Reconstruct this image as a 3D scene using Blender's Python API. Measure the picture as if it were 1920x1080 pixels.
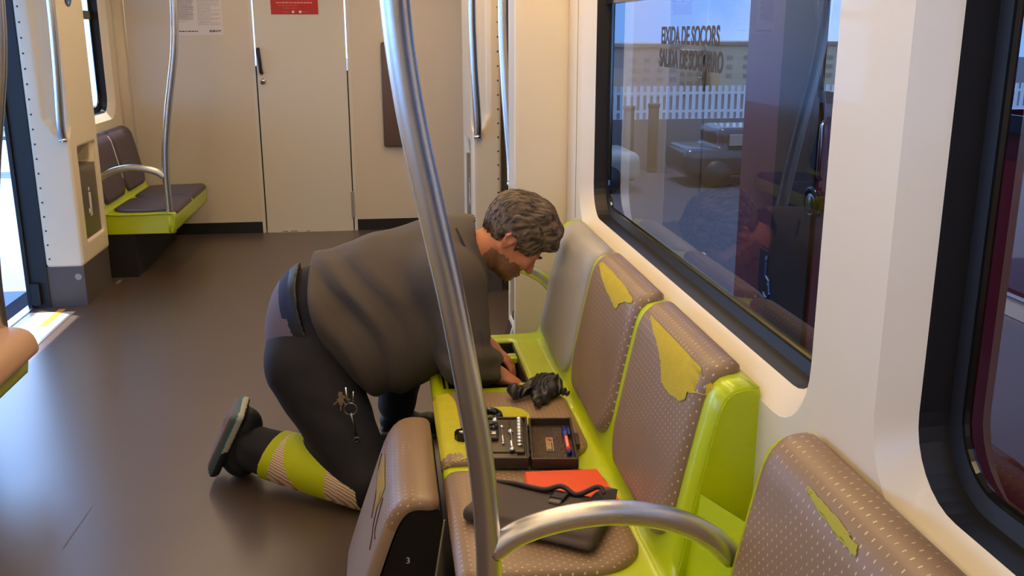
import bpy, bmesh, math, random
import numpy as np
from mathutils import Vector, Matrix
random.seed(7); rng = np.random.default_rng(5)
for o in list(bpy.data.objects): bpy.data.objects.remove(o)
SC = bpy.context.scene; COL = SC.collection

def srgb(r, g, b):
    f = lambda v: (v/255/12.92) if v/255 <= .04045 else ((v/255+.055)/1.055)**2.4
    return (f(r), f(g), f(b), 1)

# ------------------------------------------------------------------ camera
H = 1.45
cam_d = bpy.data.cameras.new('camera'); cam = bpy.data.objects.new('camera', cam_d); COL.objects.link(cam)
PITCH, YAW, ROLL = 0.259156938, 0.129025837, -0.001694530
fw = Vector((math.sin(YAW)*math.cos(PITCH), math.cos(YAW)*math.cos(PITCH), -math.sin(PITCH)))
rt = Vector((math.cos(YAW), -math.sin(YAW), 0)); up = rt.cross(fw)
r2 = rt*math.cos(ROLL)+up*math.sin(ROLL); u2 = -rt*math.sin(ROLL)+up*math.cos(ROLL)
M = Matrix((r2, u2, -fw)).transposed().to_4x4(); M.translation = (0, 0, H)
cam.matrix_world = M
cam_d.sensor_width = 36; cam_d.lens = 1800/1920*36; cam_d.clip_start = .05; cam_d.clip_end = 500
SC.camera = cam

# ------------------------------------------------------------------ world, sun, exposure
SC.view_settings.view_transform = 'Standard'; SC.view_settings.look = 'None'
SC.view_settings.gamma = 1; SC.view_settings.use_curve_mapping = False
SC.view_settings.exposure = 0.95
w = bpy.data.worlds.new('sky'); SC.world = w; w.use_nodes = True
nt = w.node_tree; nt.nodes.clear()
out = nt.nodes.new('ShaderNodeOutputWorld'); bg = nt.nodes.new('ShaderNodeBackground')
tc = nt.nodes.new('ShaderNodeTexCoord'); nz = nt.nodes.new('ShaderNodeTexNoise'); nz.inputs['Scale'].default_value = 3.2; nz.inputs['Detail'].default_value = 6
cr = nt.nodes.new('ShaderNodeValToRGB'); cr.color_ramp.elements[0].position = .5; cr.color_ramp.elements[1].position = .72
cr.color_ramp.elements[0].color = (.20, .42, .88, 1); cr.color_ramp.elements[1].color = (.85, .92, 1.0, 1)
nt.links.new(tc.outputs['Generated'], nz.inputs['Vector']); nt.links.new(nz.outputs['Fac'], cr.inputs['Fac'])
nt.links.new(cr.outputs['Color'], bg.inputs['Color']); bg.inputs['Strength'].default_value = 4.2
nt.links.new(bg.outputs['Background'], out.inputs['Surface'])
sd = bpy.data.lights.new('sun', 'SUN'); sd.energy = 6; sd.angle = .01; sd.color = (1, .93, .82)
sun = bpy.data.objects.new('sun', sd); COL.objects.link(sun)
sun.rotation_euler = Vector((-.17, .10, 1)).to_track_quat('Z', 'Y').to_euler()
LAMP_E = 5.6     # emission of the warm ceiling strips

# ------------------------------------------------------------------ materials
MATS = {}
def mat(name, col, rough=.5, metal=0, bump=0, bscale=200, mottle=0, mscale=8, coat=0, spec=.5, stretch=None, tint=None):
    if name in MATS: return MATS[name]
    m = bpy.data.materials.new(name); m.use_nodes = True; n = m.node_tree; b = n.nodes['Principled BSDF']
    b.inputs['Base Color'].default_value = col; b.inputs['Roughness'].default_value = rough
    b.inputs['Metallic'].default_value = metal; b.inputs['Coat Weight'].default_value = coat
    b.inputs['Specular IOR Level'].default_value = spec
    tcn = n.nodes.new('ShaderNodeTexCoord'); src = tcn.outputs['Object']
    if stretch:
        mp = n.nodes.new('ShaderNodeMapping'); mp.inputs['Scale'].default_value = stretch
        n.links.new(src, mp.inputs['Vector']); src = mp.outputs['Vector']
    if mottle:
        t = n.nodes.new('ShaderNodeTexNoise'); t.inputs['Scale'].default_value = mscale; t.inputs['Detail'].default_value = 5
        mx = n.nodes.new('ShaderNodeMix'); mx.data_type = 'RGBA'
        mx.inputs['A'].default_value = tuple(max(0, v*(1-mottle)) for v in col[:3])+(1,)
        mx.inputs['B'].default_value = tint if tint else tuple(min(1, v*(1+mottle)) for v in col[:3])+(1,)
        n.links.new(src, t.inputs['Vector']); n.links.new(t.outputs['Fac'], mx.inputs['Factor']); n.links.new(mx.outputs['Result'], b.inputs['Base Color'])
    if bump:
        t = n.nodes.new('ShaderNodeTexNoise'); t.inputs['Scale'].default_value = bscale; t.inputs['Detail'].default_value = 3
        bp = n.nodes.new('ShaderNodeBump'); bp.inputs['Strength'].default_value = bump; bp.inputs['Distance'].default_value = .002
        n.links.new(src, t.inputs['Vector']); n.links.new(t.outputs['Fac'], bp.inputs['Height']); n.links.new(bp.outputs['Normal'], b.inputs['Normal'])
    MATS[name] = m; return m
def emit(name, col, s):
    m = bpy.data.materials.new(name); m.use_nodes = True; b = m.node_tree.nodes['Principled BSDF']
    b.inputs['Base Color'].default_value = (.8, .8, .8, 1); b.inputs['Emission Color'].default_value = col; b.inputs['Emission Strength'].default_value = s
    return m
def glass(name, tint, refl=.0, ior=1.45):
    m = bpy.data.materials.new(name); m.use_nodes = True; n = m.node_tree; n.nodes.clear()
    o = n.nodes.new('ShaderNodeOutputMaterial'); t = n.nodes.new('ShaderNodeBsdfTransparent'); t.inputs['Color'].default_value = tint
    g = n.nodes.new('ShaderNodeBsdfGlossy'); g.inputs['Roughness'].default_value = .015
    lw = n.nodes.new('ShaderNodeLayerWeight'); lw.inputs['Blend'].default_value = .5
    f = n.nodes.new('ShaderNodeMath'); f.operation = 'POWER'; f.inputs[1].default_value = 5; n.links.new(lw.outputs['Facing'], f.inputs[0])
    a = n.nodes.new('ShaderNodeMath'); a.operation = 'ADD'; a.inputs[1].default_value = .04+refl; a.use_clamp = True
    x = n.nodes.new('ShaderNodeMixShader')
    n.links.new(f.outputs[0], a.inputs[0]); n.links.new(a.outputs[0], x.inputs[0]); n.links.new(t.outputs[0], x.inputs[1]); n.links.new(g.outputs[0], x.inputs[2]); n.links.new(x.outputs[0], o.inputs[0])
    return m
CREAM = mat('cream_panel', srgb(222, 210, 186), .38, bump=.05, bscale=60, coat=.15)
ENDW = mat('end_wall_laminate', srgb(205, 192, 172), .5, bump=.04, bscale=90)
DOORW = mat('cab_door_laminate', srgb(208, 200, 186), .45)
LIME = mat('lime_plastic', srgb(186, 205, 8), .3, bump=.05, bscale=120, coat=.2)
FLOOR = mat('grey_brown_vinyl', srgb(82, 68, 61), .33, bump=.10, bscale=350, mottle=.10, mscale=3, spec=1.0)
DGREY = mat('dark_skirting', srgb(78, 70, 68), .5, bump=.1)
BLACK = mat('black_rubber', srgb(20, 19, 21), .45)
BGLOSS = mat('black_gloss', srgb(12, 12, 14), .12)
STEEL = mat('brushed_steel', (.62, .60, .58, 1), .26, 1, bump=.12, bscale=30, stretch=(60, 60, 1))
CHROME = mat('chrome', (.75, .73, .70, 1), .15, 1)
GREYP = mat('grey_plastic', srgb(168, 162, 150), .42, bump=.03)
SKIN = mat('skin', srgb(196, 128, 96), .5, bump=.12, bscale=160, mottle=.14, mscale=30)
STUB = mat('stubble', srgb(134, 96, 76), .7, bump=.3, bscale=500, mottle=.35, mscale=120)
JACK = mat('charcoal_jacket_cloth', srgb(80, 72, 66), .82, bump=.25, bscale=300, mottle=.06, mscale=10)
TROU = mat('navy_work_trousers', srgb(30, 30, 40), .8, bump=.3, bscale=350, mottle=.1)
HIVIS = mat('lime_hivis_cloth', srgb(196, 208, 10), .7, bump=.2, bscale=300)
REFLS = mat('reflective_tape', srgb(222, 196, 164), .4)
_n = REFLS.node_tree; _w = _n.nodes.new('ShaderNodeTexWave'); _w.inputs['Scale'].default_value = 55; _w.inputs['Distortion'].default_value = 1.5; _w.bands_direction = 'DIAGONAL'
_t = _n.nodes.new('ShaderNodeTexCoord'); _r = _n.nodes.new('ShaderNodeValToRGB'); _r.color_ramp.elements[0].color = srgb(150, 112, 78); _r.color_ramp.elements[1].color = srgb(236, 214, 184); _r.color_ramp.elements[1].position = .45
_n.links.new(_t.outputs['Object'], _w.inputs['Vector']); _n.links.new(_w.outputs['Color'], _r.inputs[0]); _n.links.new(_r.outputs[0], _n.nodes['Principled BSDF'].inputs['Base Color'])
SHIRT = mat('lilac_grey_shirt', srgb(112, 104, 122), .85, bump=.2)
BLUEB = mat('blue_waistband', srgb(28, 40, 76), .8)
TAPE = mat('foam_yellow', srgb(186, 165, 36), .85, bump=.6, bscale=180, mottle=.14, mscale=40)
DARKC = mat('dark_cloth_bag', srgb(74, 62, 54), .75, bump=.35, bscale=240, mottle=.08)
ORNG = mat('orange_sheet', srgb(232, 80, 30), .6, bump=.2, bscale=60, mottle=.06)
CASE = mat('black_case_plastic', srgb(52, 42, 34), .42, bump=.15)
WHITE = mat('white_print', srgb(225, 222, 216), .6)
INK = mat('grey_ink', srgb(120, 112, 106), .7)
RED = mat('red_print', srgb(186, 36, 28), .5)

def fabric(name, base, dash):
    m = bpy.data.materials.new(name); m.use_nodes = True; n = m.node_tree; b = n.nodes['Principled BSDF']; L = n.links.new
    uv = n.nodes.new('ShaderNodeUVMap'); sp = n.nodes.new('ShaderNodeSeparateXYZ'); L(uv.outputs[0], sp.inputs[0])
    def mth(op, a, bb=None):
        k = n.nodes.new('ShaderNodeMath'); k.operation = op
        for i, v in enumerate((a, bb)):
            if v is None: continue
            if isinstance(v, (int, float)): k.inputs[i].default_value = v
            else: L(v, k.inputs[i])
        return k.outputs[0]
    u = mth('DIVIDE', sp.outputs[0], .0185); v = mth('DIVIDE', sp.outputs[1], .0125)
    row = mth('FLOOR', v); off = mth('MULTIPLY', mth('MODULO', row, 2), .5)
    fu = mth('ABSOLUTE', mth('SUBTRACT', mth('FRACT', mth('ADD', u, off)), .5)); fv = mth('ABSOLUTE', mth('SUBTRACT', mth('FRACT', v), .5))
    mk = mth('MULTIPLY', mth('LESS_THAN', fu, .062), mth('LESS_THAN', fv, .17))
    nz = n.nodes.new('ShaderNodeTexNoise'); nz.inputs['Scale'].default_value = 5; L(uv.outputs[0], nz.inputs['Vector'])
    mk = mth('MULTIPLY', mk, mth('MINIMUM', mth('MAXIMUM', mth('MULTIPLY', mth('SUBTRACT', nz.outputs['Fac'], .40), 7), .12), .85))
    n2 = n.nodes.new('ShaderNodeTexNoise'); n2.inputs['Scale'].default_value = 5; L(uv.outputs[0], n2.inputs['Vector'])
    m0 = n.nodes.new('ShaderNodeMix'); m0.data_type = 'RGBA'; L(n2.outputs['Fac'], m0.inputs['Factor'])
    m0.inputs['A'].default_value = tuple(x*.86 for x in base[:3])+(1,); m0.inputs['B'].default_value = tuple(x*1.14 for x in base[:3])+(1,)
    m1 = n.nodes.new('ShaderNodeMix'); m1.data_type = 'RGBA'; L(mk, m1.inputs['Factor']); L(m0.outputs['Result'], m1.inputs['A']); m1.inputs['B'].default_value = dash
    L(m1.outputs['Result'], b.inputs['Base Color']); b.inputs['Roughness'].default_value = .42
    wv = n.nodes.new('ShaderNodeTexNoise'); wv.inputs['Scale'].default_value = 420; L(uv.outputs[0], wv.inputs['Vector'])
    bp = n.nodes.new('ShaderNodeBump'); bp.inputs['Strength'].default_value = .25; bp.inputs['Distance'].default_value = .001
    L(mth('ADD', wv.outputs['Fac'], mth('MULTIPLY', mk, 1.5)), bp.inputs['Height']); L(bp.outputs['Normal'], b.inputs['Normal'])
    return m
FAB = fabric('dashed_taupe_upholstery', srgb(136, 110, 84), srgb(214, 196, 168))
FABD = fabric('dimmed_taupe_upholstery', srgb(72, 62, 76), srgb(92, 82, 94))  # same upholstery, darkened and blued for the lower light at the far left

# ------------------------------------------------------------------ object helpers
WL = {}
def thing(name, label, cat, loc=(0, 0, 0), group=None, rotz=0):
    o = bpy.data.objects.new(name, None); COL.objects.link(o); o.location = loc; o.empty_display_size = .05
    o['label'] = label; o['category'] = cat
    if group: o['group'] = group
    WL[o.name] = Vector(loc); return o
def tag(o, label, cat, group=None):
    o['label'] = label; o['category'] = cat
    if group: o['group'] = group
    return o
def mesh(name, V, F, m, parent=None, smooth=True, origin=None, label=None, kind=None, uv=None, mi=None, autos=None):
    base = WL[parent.name] if parent else Vector(origin if origin is not None else np.mean(np.array(V, float), 0) if False else (origin or (0, 0, 0)))
    bv = np.array(base)
    V = np.asarray(V, float) - bv
    me = bpy.data.meshes.new(name); me.from_pydata(V.tolist(), [], F if isinstance(F, list) else F.tolist())
    ms = m if isinstance(m, (list, tuple)) else [m]
    for k in ms: me.materials.append(k)
    if smooth: me.polygons.foreach_set('use_smooth', [True]*len(me.polygons))
    if mi is not None: me.polygons.foreach_set('material_index', mi)
    if uv is not None:
        l = me.uv_layers.new(name='UVMap'); idx = np.zeros(len(me.loops), dtype=np.int32); me.loops.foreach_get('vertex_index', idx)
        l.data.foreach_set('uv', np.asarray(uv)[idx].ravel())
    me.update()
    o = bpy.data.objects.new(name, me); COL.objects.link(o)
    if parent: o.parent = parent
    else: o.location = base
    WL[o.name] = Vector(base)
    if label: o['label'] = label
    if kind: o['kind'] = kind
    if autos:
        sm = o.modifiers.new('edge', 'EDGE_SPLIT'); sm.split_angle = math.radians(autos)
    return o
class MB:
    def __init__(s): s.V = []; s.F = []
    def add(s, V, F):
        k = len(s.V); s.V += [tuple(v) for v in V]; s.F += [tuple(i+k for i in f) for f in F]; return s
    def box(s, a, b, bev=0):
        (x0, y0, z0), (x1, y1, z1) = [min(p, q) for p, q in zip(a, b)], [max(p, q) for p, q in zip(a, b)]
        if bev <= 0:
            V = [(x, y, z) for x in (x0, x1) for y in (y0, y1) for z in (z0, z1)]
            return s.add(V, [(0, 1, 3, 2), (4, 6, 7, 5), (0, 4, 5, 1), (2, 3, 7, 6), (0, 2, 6, 4), (1, 5, 7, 3)])
        bm = bmesh.new(); bmesh.ops.create_cube(bm, size=1)
        for v in bm.verts: v.co = Vector(((x0+x1)/2+v.co.x*(x1-x0), (y0+y1)/2+v.co.y*(y1-y0), (z0+z1)/2+v.co.z*(z1-z0)))
        bev = min(bev, .49*min(x1-x0, y1-y0, z1-z0))
        bmesh.ops.bevel(bm, geom=bm.edges[:], offset=bev, segments=2, affect='EDGES', profile=.5)
        bm.verts.index_update(); s.add([v.co[:] for v in bm.verts], [[v.index for v in f.verts] for f in bm.faces]); bm.free(); return s
    def tube(s, pts, r, n=16, caps=True):
        pts = [Vector(p) for p in pts]; R = r if isinstance(r, (list, tuple)) else [r]*len(pts)
        t0 = (pts[1]-pts[0]).normalized(); a = Vector((0, 0, 1)) if abs(t0.z) < .9 else Vector((1, 0, 0)); nrm = t0.cross(a).normalized()
        V = []; F = []
        for i, p in enumerate(pts):
            t = ((pts[min(i+1, len(pts)-1)]-pts[max(i-1, 0)])).normalized(); nrm = (nrm-t*nrm.dot(t)).normalized(); bn = t.cross(nrm)
            for k in range(n):
                an = 2*math.pi*k/n; V.append(p+(nrm*math.cos(an)+bn*math.sin(an))*R[i])
        for i in range(len(pts)-1):
            for k in range(n): F.append((i*n+k, i*n+(k+1) % n, (i+1)*n+(k+1) % n, (i+1)*n+k))
        if caps: F.append(tuple(range(n))[::-1]); F.append(tuple((len(pts)-1)*n+k for k in range(n)))
        return s.add(V, F)
    def cyl(s, a, b, r, n=20): return s.tube([a, b], r, n)
    def prism(s, poly, d, a='y', lo=0, hi=1):   # poly in the plane normal to axis a
        def P(p, t): return (p[0], t, p[1]) if a == 'y' else (t, p[0], p[1]) if a == 'x' else (p[0], p[1], t)
        n = len(poly); V = [P(p, lo) for p in poly]+[P(p, hi) for p in poly]
        F = [tuple(range(n)), tuple(range(2*n-1, n-1, -1))]+[(i, (i+1) % n, n+(i+1) % n, n+i) for i in range(n)]
        return s.add(V, F)
    def rot(s, c, ax, ang):
        R = Matrix.Rotation(ang, 4, ax); c = Vector(c); s.V = [tuple(R @ (Vector(v)-c)+c) for v in s.V]; return s
    def put(s, name, m, parent=None, smooth=False, **k):
        o = mesh(name, s.V, s.F, m, parent, smooth, **k)
        bm = bmesh.new(); bm.from_mesh(o.data); bmesh.ops.recalc_face_normals(bm, faces=bm.faces[:]); bm.to_mesh(o.data); bm.free(); return o
def bez(pts, n=8):   # Catmull-Rom through points
    P = [Vector(p) for p in pts]; P = [P[0]*2-P[1]]+P+[P[-1]*2-P[-2]]; o = []
    for i in range(1, len(P)-2):
        for k in range(n):
            t = k/n; a, b, c, d = P[i-1:i+3]
            o.append(.5*((2*b)+(c-a)*t+(2*a-5*b+4*c-d)*t*t+(3*b-a-3*c+d)*t**3))
    o.append(P[-2]); return o
def struct(name, mb, m, smooth=False, parent=None, **k):
    o = mb.put(name, m, parent, smooth, **k)
    if parent is None: o['kind'] = 'structure'
    return o
def text(name, s, size, m, matrix, parent, ext=.0004, alignx='CENTER', sx=1, bold=0):
    c = bpy.data.curves.new(name, 'FONT'); c.body = s; c.size = size; c.extrude = ext; c.align_x = alignx; c.align_y = 'CENTER'; c.offset = bold
    t = bpy.data.objects.new('t', c); COL.objects.link(t); dg = bpy.context.evaluated_depsgraph_get()
    me = bpy.data.meshes.new_from_object(t.evaluated_get(dg)); bpy.data.objects.remove(t)
    me.transform(matrix @ Matrix.Diagonal((sx, 1, 1, 1)))
    me.transform(Matrix.Translation(-WL[parent.name])); me.materials.clear(); me.materials.append(m)
    o = bpy.data.objects.new(name, me); COL.objects.link(o); o.parent = parent; return o
def frame_mat(o, x, y):   # matrix from origin and two in-plane axes
    x = Vector(x).normalized(); y = Vector(y).normalized(); z = x.cross(y)
    m = Matrix((x, y, z)).transposed().to_4x4(); m.translation = Vector(o); return m

# ------------------------------------------------------------------ signed distance field modelling
class SDF:
    def __init__(s, lo, hi, h):
        s.lo = np.array(lo, float); s.h = h; n = np.ceil((np.array(hi)-s.lo)/h).astype(int)+1; s.n = n
        s.ax = [(s.lo[i]+h*np.arange(n[i])).astype(np.float32) for i in range(3)]
        s.S = np.full(n, .2, np.float32)
    def reg(s, lo, hi):
        a = np.clip(np.floor((np.array(lo)-s.lo)/s.h).astype(int), 0, s.n); b = np.clip(np.ceil((np.array(hi)-s.lo)/s.h).astype(int)+1, 0, s.n)
        sl = tuple(slice(a[i], b[i]) for i in range(3))
        X, Y, Z = np.meshgrid(s.ax[0][sl[0]], s.ax[1][sl[1]], s.ax[2][sl[2]], indexing='ij'); return sl, X, Y, Z
    def comb(s, sl, d, k, op):
        S = s.S[sl]
        if op == 'add':
            if k > 0: h = np.clip(.5+.5*(S-d)/k, 0, 1); s.S[sl] = S*(1-h)+d*h-k*h*(1-h)
            else: s.S[sl] = np.minimum(S, d)
        else:
            d = -d
            if k > 0: h = np.clip(.5-.5*(S-d)/k, 0, 1); s.S[sl] = S*(1-h)+d*h+k*h*(1-h)
            else: s.S[sl] = np.maximum(S, d)
    def cap(s, a, b, ra, rb=None, k=.02, op='add', sq=None):
        rb = ra if rb is None else rb; a = np.array(a, float); b = np.array(b, float); m = max(ra, rb)+k+.03
        sl, X, Y, Z = s.reg(np.minimum(a, b)-m, np.maximum(a, b)+m); ab = b-a
        t = np.clip(((X-a[0])*ab[0]+(Y-a[1])*ab[1]+(Z-a[2])*ab[2])/max(ab@ab, 1e-9), 0, 1)
        d = np.sqrt((X-a[0]-t*ab[0])**2+(Y-a[1]-t*ab[1])**2+(Z-a[2]-t*ab[2])**2)-(ra+(rb-ra)*t)
        s.comb(sl, d.astype(np.float32), k, op); return s
    def ell(s, c, r, R=None, k=.02, op='add'):
        c = np.array(c, float); r = np.array(r, float); m = r.max()+k+.03
        sl, X, Y, Z = s.reg(c-m, c+m); q = np.stack([X-c[0], Y-c[1], Z-c[2]])
        if R is not None: q = np.tensordot(np.array(R, float), q, 1)
        k0 = np.sqrt(((q/r[:, None, None, None])**2).sum(0)); k1 = np.sqrt(((q/(r**2)[:, None, None, None])**2).sum(0))+1e-9
        s.comb(sl, (k0*(k0-1)/k1).astype(np.float32), k, op); return s
    def box(s, c, hsz, rad=.01, R=None, k=0, op='add'):
        c = np.array(c, float); hs = np.array(hsz, float)-rad; m = np.linalg.norm(hsz)+k+.03
        ext = (np.array(hsz)+k+.03) if R is None else m
        sl, X, Y, Z = s.reg(c-ext, c+ext); q = np.stack([X-c[0], Y-c[1], Z-c[2]])
        if R is not None: q = np.tensordot(np.array(R, float), q, 1)
        q = np.abs(q)-hs[:, None, None, None]
        d = np.sqrt((np.maximum(q, 0)**2).sum(0))+np.minimum(q.max(0), 0)-rad
        s.comb(sl, d.astype(np.float32), k, op); return s
    def full(s): return np.meshgrid(*s.ax, indexing='ij')
    def net(s):
        S = s.S; ins = S < 0; nx, ny, nz = S.shape
        acc = np.zeros((nx, ny, nz, 3), np.float32); cnt = np.zeros((nx, ny, nz), np.float32); quads = []
        E = []
        for a in range(3):
            A = [slice(None)]*3; B = [slice(None)]*3; A[a] = slice(0, -1); B[a] = slice(1, None); A = tuple(A); B = tuple(B)
            ch = np.argwhere(ins[A] != ins[B])
            if len(ch) == 0: continue
            b1, b2 = [i for i in range(3) if i != a]
            ch = ch[(ch[:, b1] > 0) & (ch[:, b2] > 0) & (ch[:, b1] < S.shape[b1]-1) & (ch[:, b2] < S.shape[b2]-1)]
            s0 = S[ch[:, 0], ch[:, 1], ch[:, 2]]; c2 = ch.copy(); c2[:, a] += 1; s1 = S[c2[:, 0], c2[:, 1], c2[:, 2]]
            t = s0/(s0-s1); P = ch.astype(np.float32); P[:, a] += t; E.append((a, b1, b2, ch, s0 < 0))
            for d1 in (0, 1):
                for d2 in (0, 1):
                    c = ch.copy(); c[:, b1] -= d1; c[:, b2] -= d2
                    np.add.at(acc, (c[:, 0], c[:, 1], c[:, 2]), P); np.add.at(cnt, (c[:, 0], c[:, 1], c[:, 2]), 1)
        idx = np.full(cnt.shape, -1, np.int64); w = cnt > 0; idx[w] = np.arange(w.sum()); V = acc[w]/cnt[w][:, None]*s.h+s.lo
        for a, b1, b2, ch, neg in E:
            q = []
            for d1, d2 in ((0, 0), (1, 0), (1, 1), (0, 1)):
                c = ch.copy(); c[:, b1] -= d1; c[:, b2] -= d2; q.append(idx[c[:, 0], c[:, 1], c[:, 2]])
            q = np.stack(q, 1); flip = neg if a != 1 else ~neg; q[flip] = q[flip][:, ::-1]; q = q[:, ::-1]; quads.append(q)
        return V, np.concatenate(quads)
    def put(s, name, m, parent=None, mifn=None, keep=None, **k):
        V, F = s.net()
        if keep is not None:
            c = V[F].mean(1); F = F[keep(c)]; u, inv = np.unique(F, return_inverse=True); V = V[u]; F = inv.reshape(F.shape)
        mi = mifn(V[F].mean(1)).astype(np.int32) if mifn else None
        o = mesh(name, V, F, m, parent, True, mi=mi, **k); return o
def noise3(X, Y, Z, f, seed=0, n=7):
    r = np.random.default_rng(seed); o = 0
    for _ in range(n):
        d = r.normal(size=3); d /= np.linalg.norm(d); o = o+np.sin((X*d[0]+Y*d[1]+Z*d[2])*f*r.uniform(.7, 1.4)+r.uniform(0, 6.28))
    return o/n

# ================================================================== STRUCTURE
MX = lambda x: -1.186-x            # the carriage is symmetric about x = -0.593
YE = 7.29                          # end wall
WX = .675                          # wall panel plane (right side)
struct('floor', MB().box((-2.0, -2.6, -.06), (.80, YE+.1, 0)), FLOOR)
struct('ceiling', MB().box((-2.0, -2.6, 2.15), (.80, YE, 2.2)), CREAM)
struct('wall_back', MB().box((-2.0, -2.62, 0), (.80, -2.6, 2.15)), CREAM)

def rr(ya, yb, za, zb, r, n=8):
    P = []
    for (cy, cz, a0) in ((yb-r, zb-r, 0), (ya+r, zb-r, 90), (ya+r, za+r, 180), (yb-r, za+r, 270)):
        for k in range(n+1):
            a = math.radians(a0+90*k/n); P.append((cy+r*math.cos(a), cz+r*math.sin(a)))
    return P
def outer(y0, y1, z0, z1, ya, yb, za, zb, r, n=8):
    P = []
    cor = [((y1, zb-r), (y1, z1), (yb-r, z1)), ((ya+r, z1), (y0, z1), (y0, zb-r)), ((y0, za+r), (y0, z0), (ya+r, z0)), ((yb-r, z0), (y1, z0), (y1, za+r))]
    for a, c, b in cor:
        for k in range(n+1):
            t = k/n
            P.append(tuple(np.array(a)*(1-2*t)+np.array(c)*2*t) if t <= .5 else tuple(np.array(c)*(2-2*t)+np.array(b)*(2*t-1)))
    return P
GLR = glass('tinted_window_glass', (.13, .145, .17, 1), .03)
GLL = glass('left_window_glass', (.80, .88, .95, 1), .01)
def wall_window(n, y0, y1, op, side, label_glass=None, lip=.043, rad=.11, gl=None):
    X = (lambda x: x) if side > 0 else MX
    ya, yb, za, zb = op
    Lo = outer(y0, y1, 0, 2.15, ya, yb, za, zb, rad)
    L1 = rr(ya-lip, yb+lip, za-lip, zb+lip, rad+lip*.6); L15 = rr(ya-lip+.006, yb+lip-.006, za-lip+.006, zb+lip-.006, rad+lip*.6); L2 = rr(ya-.005, yb+.005, za-.005, zb+.005, rad+.003); L3 = rr(ya, yb, za, zb, rad)
    L4 = rr(ya+.004, yb-.004, za+.004, zb-.004, rad); L5 = rr(ya+.035, yb-.035, za+.035, zb-.035, rad-.02)
    N = len(Lo)
    def ring(ls, wrap=True):
        V = [(X(x), p[0], p[1]) for L, x in ls for p in L]
        return V, [(i*N+k, i*N+(k+1) % N, (i+1)*N+(k+1) % N, (i+1)*N+k) for i in range(len(ls)-1) for k in range(N)]
    V, F = ring([(Lo, WX), (L1, WX)]); k0 = len(V)
    V2, F2 = ring([(L1, WX), (L15, WX+.006), (L2, WX+.036), (L3, WX+.042)])
    wl = MB().add(V, F)
    g = 1 if side > 0 else 0
    nm = 'wall_right' if side > 0 else 'wall_left'
    w_ = struct(nm, wl, CREAM); struct('window_lip', MB().add(V2, F2), CREAM, True, w_)
    V, F = ring([(L3, WX+.042), (L4, WX+.085), (L5, WX+.092)])
    wf = struct('window_%d' % n, MB().add(V, F), BLACK, False)
    c = ring([(L5, WX+.09)])[0]
    MB().add(c, [tuple(range(N))]).put('window_pane', gl or GLR, wf)
    # rubber gasket line
    MB().tube([(X(WX+.09), p[0], p[1]) for p in L5]+[(X(WX+.09), L5[0][0], L5[0][1])], .006, 6, False).put('gasket', BGLOSS, wf)
    MB().box((X(WX+.07), ya, 1.545), (X(WX+.098), yb, 1.60)).put('transom', BGLOSS, wf)
    return wf
def plain(side, y0, y1, z0=0, z1=2.15, x=WX):
    X = (lambda x: x) if side > 0 else MX
    return struct('wall_right' if side > 0 else 'wall_left', MB().box((X(x), y0, z0), (X(x+.12), y1, z1)), CREAM)
w1 = wall_window(1, 1.30, 3.56, (1.45, 3.29, .832, 1.98), 1)
w2 = wall_window(2, -.95, 1.30, (-.75, 1.155, .832, 1.98), 1)
wall_window(3, -2.6, -.95, (-2.45, -1.1, .832, 1.98), 1)
plain(1, 3.56, 3.79); plain(1, 5.40, YE)
wall_window(4, 1.30, 3.56, (1.45, 3.29, .9, 1.98), -1, gl=GLL)
wall_window(5, -.95, 1.30, (-.75, 1.155, .9, 1.98), -1, gl=GLL)
wall_window(6, -2.6, -.95, (-2.45, -1.1, .9, 1.98), -1, gl=GLL)
wall_window(7, 5.87, YE, (5.95, 7.05, .93, 1.98), -1, gl=GLL)
plain(-1, 3.56, 3.86); plain(-1, 5.40, 5.87)
# the curve where wall meets end wall (left corner)
struct('trim_1', MB().prism([(MX(WX), YE), (MX(WX)+.07, YE), (MX(WX)+.045, YE-.015), (MX(WX)+.015, YE-.045), (MX(WX), YE-.07)], 0, 'z', 0, 2.15), ENDW, True)
# headers over the doorways
struct('trim_2', MB().box((-2.0, 3.86, 2.02), (MX(WX), 5.40, 2.15)), CREAM)
struct('trim_3', MB().box((.6, 3.86, 2.02), (.80, 5.40, 2.15)), CREAM)
# fine seam between pillar and window panel on the right
struct('trim_4', MB().box((.6735, 3.398, .8), (.6755, 3.402, 2.15)), mat('seam_gasket', srgb(150, 138, 96), .7))

# end wall with doorway; the cab behind is open to daylight
DL, DR = -.915, -.268
struct('wall_end', MB().box((-2.0, YE, .085), (DL-.03, YE+.03, 2.15)).box((DR+.03, YE, .085), (.80, YE+.03, 2.15)).box((DL-.03, YE, 2.08), (DR+.03, YE+.03, 2.15)), ENDW)
struct('baseboard_left', MB().box((-2.0, YE+.004, 0), (DL-.03, YE+.03, .085)), BLACK)
struct('baseboard_right', MB().box((DR+.03, YE+.004, 0), (.80, YE+.03, .085)), BLACK)
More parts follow.
